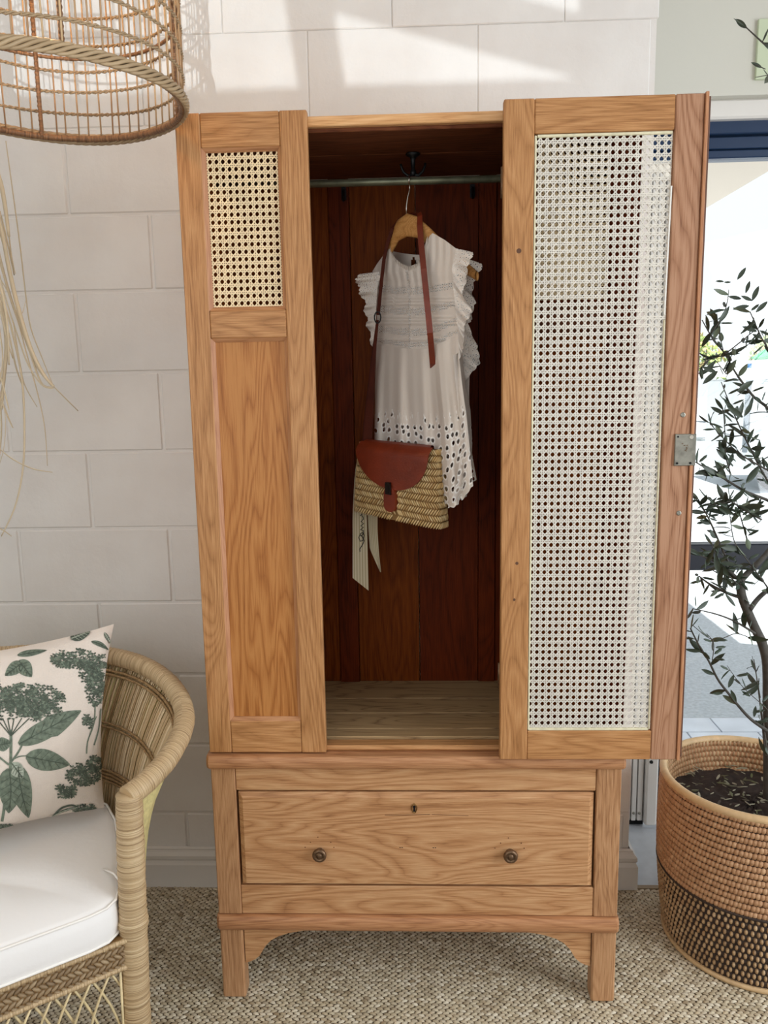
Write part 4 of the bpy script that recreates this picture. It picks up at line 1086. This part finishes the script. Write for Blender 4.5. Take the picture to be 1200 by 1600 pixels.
# ================================================================== PENDANT LAMP
LC = Vector((-.172, -.19, 2.0)); LR = .237
lampo = thing('pendant_lamp', LC+Vector((0, 0, .45)), 'large open woven rattan cage pendant lamp hanging at upper left', 'lamp')
def ringp(r_, z_, n, wob=0, ph=0): return [LC+Vector((r_*cos(2*pi*i/n), r_*sin(2*pi*i/n), z_+wob*sin(2*pi*i/n*1+ph))) for i in range(n)]
def twist(r_, z_, pairs, rt, turns, n=260, ta=.0022, tz=None):
    mb = MB()
    for q_ in range(pairs):
        pts = []
        for i in range(n):
            a = 2*pi*i/n; ph = turns*a+2*pi*q_/pairs; pts.append(LC+Vector(((r_+ta*cos(ph))*cos(a), (r_+ta*cos(ph))*sin(a), z_+(tz or ta)*sin(ph)+.002*sin(3*a+z_*40))))
        mb.tube(pts, rt, 5, closed=True)
    return mb
rib = MB(); NR = 64
for i in range(NR):
    a = 2*pi*(i+random.uniform(-.18, .18))/NR; lean = random.uniform(-.008, .008)
    pts = [LC+Vector((r_*cos(a+lean*k), r_*sin(a+lean*k), z_)) for k, (r_, z_) in enumerate(((LR-.002, .0), (LR, .1), (LR, .2), (LR-.002, .30), (LR-.012, .38), (LR-.05, .425), (.10, .45), (.045, .455)))]
    rib.tube(pts, .0017, 5)
part('rib', rib, WICKO, lampo, 'thin upright rattan ribs', smooth=True, kind='stuff')
for z_ in (.050, .094, .136, .185, .235, .285, .335):
    part('twisted_hoop', twist(LR, z_, 2, .0019, 62), WICKB, lampo, smooth=True)
part('twisted_hoop', twist(.11, .449, 2, .0019, 30), WICKB, lampo, smooth=True); part('twisted_hoop', twist(.19, .425, 2, .0019, 50), WICKB, lampo, smooth=True)
part('braided_rim', twist(LR+.003, .004, 6, .0036, 15, n=640, ta=.0034, tz=.0080), WICKB, lampo, 'thick braided bottom rim', smooth=True)
part('rim_wrapping', MB().tube(ringp(LR-.004, .002, 300), ridged(300, .0062, .0008), 8, closed=True), WICKD, lampo, smooth=True)
part('frame_hoop', MB().tube(ringp(LR-.005, .158, 300), ridged(300, .0036, .0007), 8, closed=True), WICKD, lampo, 'wrapped inner frame hoop', smooth=True)
for a in (math.radians(119), math.radians(29), math.radians(-61), math.radians(209)):
    part('frame_rod', MB().tube([LC+Vector(((LR-.008)*cos(a), (LR-.008)*sin(a), z_)) for z_ in np.linspace(0, .36, 80)], ridged(80, .0040, .0010), 8), WICKD, lampo, 'wrapped upright frame rod', smooth=True)
part('cord', MB().tube([LC+Vector((0, 0, .45)), LC+Vector((0, 0, 1.0))], .003, 8), IRON, lampo, smooth=True)
part('socket', MB().lathe([(0, .46), (.02, .46), (.022, .43), (.018, .38), (0, .38)], LC, 20), IRON, lampo, smooth=True)
part('bulb', MB().lathe([(.0, .26), (.02, .265), (.032, .285), (.035, .31), (.026, .34), (.016, .38)], LC, 24), BULB, lampo, 'glowing warm bulb', smooth=True)
pl = D.lights.new('bulb_light', 'POINT'); po = D.objects.new('bulb_light', pl); COL.objects.link(po); po.parent = lampo; po.location = (0, 0, -.20); pl.energy = 2.2; pl.color = (1, .62, .32); pl.shadow_soft_size = .03

# ================================================================== DRIED GRASS at the left edge
dg = thing('dried_grass_bunch', at(-30, 300, .16), 'dried pale palm grass hanging down at the left edge by the block wall', 'dried grass')
blades = [([(9, 220), (20, 300), (32, 390), (40, 460), (48, 512), (66, 560), (82, 600)], 1.6),
 ([(-30, 240), (0, 350), (14, 420), (28, 480), (48, 545), (68, 585), (84, 604)], 5), ([(-22, 300), (2, 370), (16, 430), (30, 490), (50, 560), (66, 600), (84, 605)], 2.6),
 ([(-10, 380), (8, 440), (22, 480), (34, 490), (40, 470)], 1.5), ([(0, 330), (14, 390), (22, 430)], 2), ([(-20, 230), (2, 290), (14, 370)], 5), ([(-5, 260), (10, 340), (18, 400), (24, 428)], 1.6),
 ([(-10, 420), (14, 460), (30, 510), (42, 555), (60, 620), (70, 670), (74, 728)], 1.5), ([(-14, 430), (8, 480), (22, 530), (34, 590), (38, 660), (36, 730), (24, 790), (2, 838)], 2.6),
 ([(-12, 690), (16, 715), (50, 732), (82, 738)], 1.6), ([(82, 602), (100, 620), (122, 642)], 1.6), ([(20, 500), (30, 560), (38, 600), (58, 636)], 1.5),
 ([(-6, 440), (6, 500), (10, 540), (6, 590), (2, 640)], 5), ([(-10, 600), (4, 630), (14, 655), (20, 668)], 3), ([(-6, 560), (4, 600), (14, 640)], 2), ([(-8, 470), (0, 520), (4, 560), (0, 600)], 3),
 ([(0, 610), (8, 650), (6, 700), (-6, 740)], 1.6), ([(14, 520), (24, 570), (34, 600)], 2), ([(-12, 500), (-2, 600), (2, 680), (-8, 760)], 2), ([(-30, 260), (-12, 350), (4, 420), (18, 470), (36, 520), (56, 570), (80, 602)], 3.4),
 ([(-16, 820), (4, 828), (18, 838)], 1.5), ([(-8, 400), (10, 470), (26, 520), (44, 570), (66, 602), (84, 607)], 1.8), ([(-24, 300), (-6, 420), (6, 470), (12, 520), (14, 570)], 3), ([(-20, 380), (-4, 460), (8, 520), (20, 560)], 2)]
top_ = at(-26, 200, .16)
for k, (pts, w_) in enumerate(blades):
    Yp = .12+.12*random.random()
    sp3 = spl([(p[0], p[1], 0) for p in pts], len(pts)*4); n_ = len(sp3); P = []
    for i, p in enumerate(sp3):
        ww = w_*.0017*(.35+.65*sin(pi*min(1, .15+.8*i/n_)))*.5*1.1
        c = at(p.x, p.y, Yp+.03*sin(i/n_*3+k)); a = .6*sin(k+i/n_*2)
        s_ = Vector((cos(a), sin(a), 0)); P.append(c); 
    part('blade', MB().tube(P, [max(.0008, w_*.0011*(.4+.6*sin(pi*min(1, .15+.8*i/n_)))) for i in range(n_)], 5, flat=.5), DRY, dg, smooth=True)
core = [at(-34, 60, .16), at(-33, 180, .16), at(-28, 260, .16), at(-18, 340, .16), at(-10, 430, .16)]
part('stem_bundle', MB().tube([Vector((core[0].x, .16, 3.0))]+core, [.006, .010, .014, .014, .010, .004], 8), DRY, dg, smooth=True)

# ================================================================== BASKET PLANTER AND OLIVE TREE
B0 = Vector((1.372, .247, 0)); B1 = Vector((1.376, .290, .432)); RB0, RB1 = .222, .232
pot = thing('basket_planter', B0, 'large coiled grass basket with dark woven lower half, right of the wardrobe', 'basket')
def bc(t): return B0.lerp(B1, t)
def br(t): return RB0+(RB1-RB0)*t+.012*sin(pi*t)
ROWS = 27; zsplit = 12
def coil_surface(r0, r1, dr_, flip=False, seg=180, amp=.0035):
    P = []
    for r_ in range(r0, r1):
        for k in range(4):
            t = (r_+k/4)/ROWS; c = bc(t); R_ = br(t)+dr_
            P.append([(c.x+(R_+amp*sin(pi*k/4)+.0006*sin(s*pi*.9+r_*1.3))*cos(2*pi*s/seg), c.y+(R_+amp*sin(pi*k/4)+.0006*sin(s*pi*.9+r_))*sin(2*pi*s/seg), c.z) for s in range(seg)])
    return MB().grid(P, closed_u=True, flip=flip)
part('dark_lower_wall', coil_surface(0, ROWS, -.005), BASKD, pot, smooth=True)
part('inner_wall', coil_surface(8, ROWS, -.016, True, amp=-.0035), BASKI, pot, 'coiled inside of the basket', smooth=True)
up_ = MB()
for r_ in range(zsplit-1, ROWS):
    t = (r_+.5)/ROWS; c = bc(t); R_ = br(t); n_ = 150; hh = .432/ROWS
    for k in range(n_):
        a = 2*pi*(k+.5*(r_ % 2)+random.uniform(-.1, .1))/n_
        dark_edge = zsplit + 2.2*cos(a-math.radians(215))*0 
        if r_ < zsplit: continue
        rad = Vector((cos(a), sin(a), 0)); tan = Vector((-sin(a), cos(a), 0))
        L2 = 2*pi*R_/n_*.78
        up_.blob(c+rad*(R_-.003+random.uniform(-.0004, .0006)), (tan*L2, rad*.0062, (Vector((0, 0, 1))+tan*.12)*hh*.53), 6, 4)
part('coil_stitch', up_, BASK, pot, 'tan stitched coils', smooth=True, kind='stuff')
ins = MB()
for r_ in range(18, ROWS):
    t = (r_+.5)/ROWS; c = bc(t); R_ = br(t)-.016; n_ = 120; hh = .432/ROWS
    for k in range(n_):
        a = 2*pi*(k+.5*(r_ % 2))/n_; rad = Vector((cos(a), sin(a), 0)); tan = Vector((-sin(a), cos(a), 0))
        ins.blob(c+rad*R_, (tan*(2*pi*R_/n_*.54), rad*.005, Vector((0, 0, 1))*hh*.54), 5, 4)
part('coil_stitch', ins, BASKL, pot, 'inner stitched coils', smooth=True, kind='stuff')
lo_ = MB()
for r_ in range(0, zsplit):
    t = (r_+.5)/ROWS; c = bc(t); R_ = br(t); n_ = 108; hh = .432/ROWS
    for k in range(n_):
        a = 2*pi*(k+.5*(r_ % 2)+random.uniform(-.08, .08))/n_
        rad = Vector((cos(a), sin(a), 0)); tan = Vector((-sin(a), cos(a), 0))
        lo_.blob(c+rad*(R_-.003), (tan*(2*pi*R_/n_*.36), rad*.0062, Vector((0, 0, 1))*hh*.44), 6, 4)
part('coil_bead', lo_, BASKL, pot, 'light core showing between dark stitches', smooth=True, kind='stuff')
def hoop(t, dr_, r_, m_, name, lab=None, z_=0):
    c = bc(t); part(name, MB().tube([(c.x+(br(t)+dr_)*cos(2*pi*k/160), c.y+(br(t)+dr_)*sin(2*pi*k/160), c.z+z_) for k in range(160)], r_, 10, closed=True), m_, pot, lab, smooth=True)
hoop(1, -.006, .0105, BASKR, 'rim', 'pale bound rim'); hoop(0, -.002, .007, BASKR, 'base_hoop', z_=.007); hoop((zsplit)/ROWS, 0.0, .0038, BASKD, 'dark_band')
# soil and litter
t_s = .80; cs = bc(t_s)
P = []
for i in range(14):
    f = i/13; P.append([(cs.x+(br(t_s)-.018)*f*cos(2*pi*k/60), cs.y+(br(t_s)-.018)*f*sin(2*pi*k/60), cs.z+.008*sin(k*1.7+i*2.1)*(1-f*.5)+.014*(1-f)) for k in range(60)])
soil = part('potting_soil', MB().grid(P, closed_u=True, flip=True), SOIL, pot, 'dark soil', smooth=True, kind='stuff')
lit = MB()
for k in range(240):
    a, r_ = random.uniform(0, 6.28), .20*math.sqrt(random.random()); c = Vector((cs.x+r_*cos(a), cs.y+r_*sin(a), cs.z+.018+.006*random.random())); b_ = random.uniform(0, 6.28); L2 = random.uniform(.006, .016)
    lit.blob(c, (Vector((cos(b_), sin(b_), random.uniform(-.3, .3)))*L2, Vector((-sin(b_), cos(b_), .2))*L2*.26, Vector((0, 0, .001))), 6, 3)
part('leaf_litter', lit, LITT, pot, 'fallen dry leaves on the soil', kind='stuff')

tree = thing('olive_tree', (1.40, .30, .35), 'young olive tree growing in the coiled basket by the glazed door', 'olive tree')
branches = [  # photo traces (x, y), plane Y start, end, radius start, end
 ([(1200, 1262), (1201, 1180), (1200, 1100), (1199, 1040), (1192, 1008), (1180, 982), (1168, 955), (1159, 930), (1157, 908)], .30, .26, .0135, .011),
 ([(1157, 908), (1168, 896), (1184, 880), (1197, 866), (1215, 840), (1240, 780), (1262, 700), (1275, 600)], .26, .34, .0085, .004),
 ([(1157, 908), (1140, 893), (1118, 878), (1095, 868)], .26, .22, .005, .0012), ([(1162, 935), (1135, 926), (1108, 912), (1092, 900)], .26, .30, .005, .0015),
 ([(1172, 952), (1190, 930), (1225, 905), (1290, 860)], .26, .3, .007, .004), ([(1180, 990), (1150, 972), (1120, 960), (1082, 951)], .25, .22, .0035, .0012),
 ([(1079, 982), (1092, 1008), (1107, 1032), (1122, 1062), (1142, 1088), (1160, 1110), (1176, 1126), (1199, 1142)], .20, .25, .0018, .0045),
 ([(1091, 780), (1102, 800), (1110, 816), (1125, 850), (1142, 888)], .25, .25, .0014, .003), ([(1140, 800), (1147, 845), (1165, 872), (1190, 905), (1204, 925)], .24, .26, .001, .0022),
 ([(1150, 780), (1158, 810), (1167, 842)], .24, .24, .001, .002), ([(1097, 500), (1112, 526), (1132, 552), (1148, 580), (1162, 600), (1180, 622), (1202, 640), (1240, 690), (1255, 760)], .30, .32, .0012, .0045),
 ([(1111, 520), (1122, 505), (1132, 487), (1137, 468), (1139, 452)], .30, .30, .0018, .0008), ([(1132, 554), (1155, 536), (1172, 522), (1186, 512)], .30, .28, .0018, .001),
 ([(1172, 487), (1182, 510), (1190, 528), (1200, 545), (1232, 610)], .28, .3, .0012, .0028), ([(1095, 574), (1110, 562), (1132, 555)], .30, .30, .0007, .0015), ([(1107, 552), (1122, 568), (1135, 585)], .30, .30, .0007, .0012),
 ([(1087, 722), (1110, 736), (1135, 750), (1165, 768), (1200, 782), (1230, 800)], .24, .28, .0015, .0045), ([(1127, 597), (1140, 630), (1155, 665), (1172, 700), (1190, 735), (1205, 760)], .28, .30, .001, .003),
 ([(1130, 640), (1133, 680), (1134, 712), (1142, 742)], .27, .27, .0008, .002), ([(1120, 490), (1124, 520), (1130, 548)], .31, .30, .0007, .0012),
 ([(1108, 660), (1135, 690), (1160, 712), (1200, 735)], .26, .27, .0008, .0024), ([(1112, 850), (1120, 870), (1135, 895), (1155, 915)], .22, .25, .0008, .002),
 ([(1196, 1180), (1190, 1120), (1184, 1070), (1178, 1030)], .26, .24, .003, .001), ([(1202, 1200), (1194, 1140), (1186, 1085), (1186, 1060)], .25, .25, .0028, .001),
 ([(1165, 42), (1178, 54), (1190, 65), (1202, 76), (1235, 110), (1270, 180), (1280, 320), (1270, 480), (1270, 620)], .36, .34, .0014, .004), ([(1196, 108), (1185, 103), (1178, 100)], .36, .36, .0012, .0008), ([(1180, 121), (1202, 117), (1235, 112)], .36, .36, .0007, .0014),
 ([(1116, 782), (1118, 790), (1130, 786), (1142, 784), (1165, 798), (1190, 812)], .23, .24, .0012, .0025), ([(1134, 928), (1134, 905), (1128, 880)], .24, .24, .0012, .0006),
 ([(1080, 975), (1115, 1000), (1150, 990), (1178, 1000)], .22, .25, .001, .0012), ([(1113, 1032), (1115, 1005), (1104, 990)], .2, .2, .0012, .0008),
 ([(1136, 1040), (1150, 1060), (1165, 1078), (1190, 1100), (1200, 1110)], .2, .22, .0006, .0014), ([(1175, 1025), (1180, 1048), (1184, 1068), (1188, 1090)], .2, .22, .0006, .0014)]
bm_ = MB(); tips = []
for pts, ya_, yb_, ra, rb_ in branches:
    sp3 = spl([(p[0], p[1], 0) for p in pts], len(pts)*4); n_ = len(sp3)
    P3 = [at(p.x, p.y, ya_+(yb_-ya_)*i/(n_-1)) for i, p in enumerate(sp3)]
    bm_.tube(P3, [ra+(rb_-ra)*i/(n_-1) for i in range(n_)], 7 if max(ra, rb_) > .004 else 5)
    for i, p in enumerate(P3):
        if min(ra, rb_) < .0034: tips.append((p, (P3[min(i+1, n_-1)]-P3[max(i-1, 0)]).normalized(), ra+(rb_-ra)*i/(n_-1), sp3[i]))
# more crown outside the frame to the right
for k in range(16):
    a0 = Vector((1.50+.12*random.random(), .32+.1*random.random(), .95+.5*random.random())); d = Vector((random.uniform(.0, .8), random.uniform(-.5, .35), random.uniform(.3, 1))).normalized(); P3 = [a0+d*(.5*i/9)+Vector((.02*sin(i+k), .02*cos(i*1.3+k), 0)) for i in range(10)]
    P3 = [Vector((p.x, min(p.y, .7), p.z)) for p in P3]
    bm_.tube(P3, [.003-.0022*i/9 for i in range(10)], 5)
    for i in range(2, 10): tips.append((P3[i], d, .0015, Vector((1300, 0, 0))))
part('trunk_and_branches', bm_, BARK, tree, 'grey brown stems', smooth=True)
# olive leaf meshes, three shapes
def leafmesh(L2, Wd, curl, name, m_):
    mb = MB(); T = np.linspace(0, 1, 7)
    P = [[(s_*Wd/2*(sin(pi*min(1, .04+t*.96))**.8), t*L2, -curl*L2*t*t+abs(s_)*Wd*.15) for s_ in (-1, 0, 1)] for t in T]
    mb.grid(P); return mb.mesh(name, m_, smooth=True)
LM = [leafmesh(.036, .0110, .1, 'leaf', LEAFD), leafmesh(.030, .0105, -.15, 'leaf', LEAFG), leafmesh(.042, .0115, .25, 'leaf', LEAFD), leafmesh(.028, .0065, .0, 'leaf', LEAFD)]
TO = org(tree); cnt = 0
def put_leaf(p, d, me, s=1.0):
    global cnt
    q_ = d.to_track_quat('Y', 'Z'); o = D.objects.new('leaf', me); COL.objects.link(o); o.parent = tree
    rot = q_.to_matrix() @ Matrix.Rotation(random.uniform(0, 6.28), 3, 'Y')
    o.matrix_basis = Matrix.Translation(p-TO) @ rot.to_4x4() @ Matrix.Scale(s, 4); cnt += 1
def dens(y):
    return np.interp(y, [0, 430, 470, 560, 620, 700, 780, 850, 930, 960, 1100], [.3, .35, .45, .55, .95, 1, .9, .95, .7, .35, .3])
random.shuffle(tips)
for p, t, r_, px in tips:
    if cnt >= 272: break
    if px.x > 1250 and random.random() > .25: continue
    if random.random() < dens(px.y)*(.9 if r_ < .0026 else .5):
        sd = Vector((random.uniform(-1, 1), random.uniform(-.7, .7), random.uniform(-.6, .8))).normalized()
        put_leaf(p, (t*random.choice((1, -1, -1))*.8+sd).normalized(), random.choice(LM), random.uniform(.9, 1.45))
# particular leaves seen against the sky
for (x0_, y0_, x1_, y1_), Yp in (((1152, 437, 1166, 417), .3), ((1165, 458, 1172, 438), .3), ((1175, 470, 1186, 446), .28), ((1175, 470, 1158, 462), .28), ((1181, 488, 1200, 470), .28), ((1170, 478, 1145, 483), .29), ((1158, 467, 1138, 463), .3), ((1182, 518, 1160, 510), .28),
        ((1119, 582, 1097, 573), .26), ((1121, 580, 1098, 600), .26), ((1152, 612, 1178, 594), .27), ((1147, 640, 1132, 626), .26), ((1160, 652, 1136, 634), .25), ((1163, 650, 1176, 628), .25), ((1131, 440, 1118, 439), .31), ((1142, 441, 1131, 441), .31), ((1190, 106, 1174, 97), .36),
        ((1116, 1054, 1096, 1046), .2), ((1138, 1074, 1147, 1054), .2), ((1150, 1097, 1142, 1078), .2), ((1172, 1088, 1159, 1080), .2), ((1178, 1120, 1181, 1103), .2), ((1129, 1083, 1113, 1084), .2)):
    a_, b_ = at(x0_, y0_, Yp), at(x1_, y1_, Yp); d = b_-a_; o_len = d.length
    me = LM[0]; q_ = d.normalized().to_track_quat('Y', 'Z'); o = D.objects.new('leaf', me); COL.objects.link(o); o.parent = tree
    # face the room
    yv = d.normalized(); zv = (Vector((-.3, -1, .1))-yv*Vector((-.3, -1, .1)).dot(yv)).normalized(); xv = yv.cross(zv)
    Mt = Matrix((xv, yv, zv)).transposed().to_4x4(); o.matrix_basis = Matrix.Translation(a_-TO) @ Mt @ Matrix.Scale(o_len/.036, 4)
mb = MB()   # remaining small foliage joined
for p, t, r_, px in tips:
    if random.random() < dens(px.y)*(.75 if 1060 < px.x < 1215 and 590 < px.y < 960 else .3):
        sd = Vector((random.uniform(-1, 1), random.uniform(-.7, .7), random.uniform(-.8, .8))).normalized(); c = p+sd*.02
        mb.blob(c, (sd*.016, sd.orthogonal().normalized()*.0042, sd.cross(sd.orthogonal()).normalized()*.0008), 6, 4)
part('small_foliage', mb, LEAFD, tree, 'small dense leaves', kind='stuff', smooth=True)

# mint board on the wall above the glazing
c0 = at(1184.5, 31, .745); c1 = at(1184, 125, .745)
solo('painted_board', rbox(c0.x, .738, c1.z, c0.x+.26, .7495, c0.z, bev=.001), MINT, (c0.x+.13, .745, c1.z), 'small pale green board fixed to the upper wall at right', 'board')

# ================================================================== OUTSIDE
OZ = -.03
gr = struct('ground_outside', MB().box(-6, 1.70, -.2, 40, 60, OZ-.006), ASPH)
pv = struct('path_outside', MB().box(-3, .95, -.2, 9, 1.72, OZ-.012), plain('tile_joint_mortar', srgb(120, 110, 104), .9))
tile_me = rbox(0, 0, 0, .296, .142, .03, bev=.002).mesh('paving_tile', PAVE)
for r_ in range(5):
    for k in range(26):
        o = D.objects.new('paving_tile', tile_me); COL.objects.link(o); o.parent = pv
        o.location = (.9+k*.302-.151*(r_ % 2), .98+r_*.148, OZ-.03+random.uniform(-.001, .001))
kb = struct('kerb_outside', MB().box(-3, 1.715, -.1, 9, 1.725, OZ-.004), plain('joint_strip', srgb(170, 174, 178), .7))
# porch roof over the doorway
a_, b_ = atz(1112, 320, 2.45), atz(1200, 268, 2.45); dd = (b_-a_)
p1 = a_-dd*3; p2 = b_+dd*.2
poly = [(1.15, .96), (5.5, .96), (5.5, 1.2), (p2.x+.0, p2.y), (a_.x, a_.y), (a_.x-.1*dd.x, a_.y-.1*dd.y+.0), (1.15, a_.y+.4)]
mb = MB(); n_ = len(poly); mb.v += [(x, y, 2.45) for x, y in poly]+[(x, y, 2.6) for x, y in poly]; mb.face(list(range(n_))[::-1]); mb.face([n_+i for i in range(n_)])
for i in range(n_): j = (i+1) % n_; mb.face([i, j, n_+j, n_+i])
solo('porch_canopy', mb, CANO, (2.5, 1.4, 2.45), 'beige porch roof outside over the glazed door', 'canopy')
# trailer, car and hedge across the yard
c = at(1180, 600, 9.0)
tr = thing('trailer', (c.x+1.2, 9.8, OZ), 'white utility trailer parked in the sunlit yard beyond the door', 'trailer')
x0_ = at(1164, 600, 9).x; zt_ = at(1180, 562, 9).z; zb_ = at(1180, 588, 9).z
part('hood', MB().prism([(x0_-.10, zb_), (x0_+.03, zt_-.05), (x0_+.25, zt_), (x0_+3, zt_+.05), (x0_+3, zb_)][::-1], 9, 10.6), VWHT, tr)
part('body', rbox(x0_+.05, 9.05, .28, x0_+3, 10.5, zb_-.04, bev=.02), VWHT, tr)
for k in range(4): part('door_panel', rbox(x0_+.10+k*.36, 9.02, .55, x0_+.40+k*.36, 9.06, zb_-.1, bev=.01), VWHT, tr)
for k in range(5): part('post', rbox(x0_+.03+k*.36, 9.0, .5, x0_+.08+k*.36, 9.06, zb_-.05, bev=.005), VGRY, tr)
for xx in (x0_+.5, x0_+2.2): part('wheel', MB().lathe([(0, 0), (.1, 0), (.18, .02), (.20, .08), (.18, .16), (0, .16)], (xx, 9.1, .20+OZ), 24, 'y'), IRON, tr, smooth=True)
part('window', MB().box(x0_+.02, 8.99, at(1170, 575, 9).z, x0_+.07, 9.0, at(1170, 568, 9).z), VBLU, tr)
gp = at(1196, 548, 8.6)
solo('green_awning', MB().prism([(gp.x-.05, gp.z-.08), (gp.x+.25, gp.z+.12), (gp.x+.28, gp.z+.07), (gp.x+.0, gp.z-.11)], 8.5, 8.9), GREENP, (gp.x+.2, 8.7, gp.z), 'slanting green awning above the white trailer', 'awning')
cc = at(1150, 606, 26)
car = thing('car', (cc.x, 26.8, OZ), 'small white car with blue windows parked behind the olive branches in the yard', 'car')
part('body', MB().prism([(cc.x-.9, .25), (cc.x-.9, .75), (cc.x-.5, .85), (cc.x-.25, 1.40), (cc.x+.45, 1.40), (cc.x+.8, .85), (cc.x+.9, .3)][::-1], 26, 27.6), VWHT, car)
part('window', MB().prism([(cc.x-.38, .88), (cc.x-.2, 1.34), (cc.x+.38, 1.34), (cc.x+.6, .88)][::-1], 25.98, 26.0), VBLU, car)
for xx in (-.55, .55): part('wheel', MB().lathe([(0, 0), (.27, .0), (.29, .06), (.27, .16), (0, .16)], (cc.x+xx, 25.97, .27+OZ), 20, 'y'), IRON, car, smooth=True)
hc = at(1140, 548, 18)
for k in range(4):
    xx = hc.x-5+k*3.6; hd = thing('hedge_shrub', (xx, 18.5, OZ), ['rounded green hedge shrub hidden furthest left behind the door', 'yellow green hedge shrub seen just right of the open wardrobe door', 'yellow green hedge shrub behind the white trailer', 'green hedge shrub at the far right beyond the trailer'][k], 'shrub', 'hedge shrubs beyond the yard')
    mb = MB(); htop = at(1140, [520, 512, 505, 512][k], 18).z
    for _ in range(900):
        a, b_ = random.uniform(0, 2*pi), random.uniform(-.1, 1); r_ = math.sqrt(max(0, 1-b_*b_))*(.85+.2*random.random()); c = Vector((xx+1.5*r_*cos(a), 18.5+.8*r_*sin(a), htop*.62+b_*htop*.38+random.uniform(-.1, .1)))
        d = Vector((random.uniform(-1, 1), random.uniform(-1, 1), random.uniform(-1, 1))).normalized()
        mb.blob(c, (d*.12, d.orthogonal().normalized()*.05, d.cross(d.orthogonal()).normalized()*.01), 5, 3)
    part('foliage', mb, LEAFB, hd, kind='stuff'); part('stem', MB().tube([(xx, 18.5, OZ), (xx, 18.5, htop*.6)], .08, 8), LEAFB, hd, smooth=True)
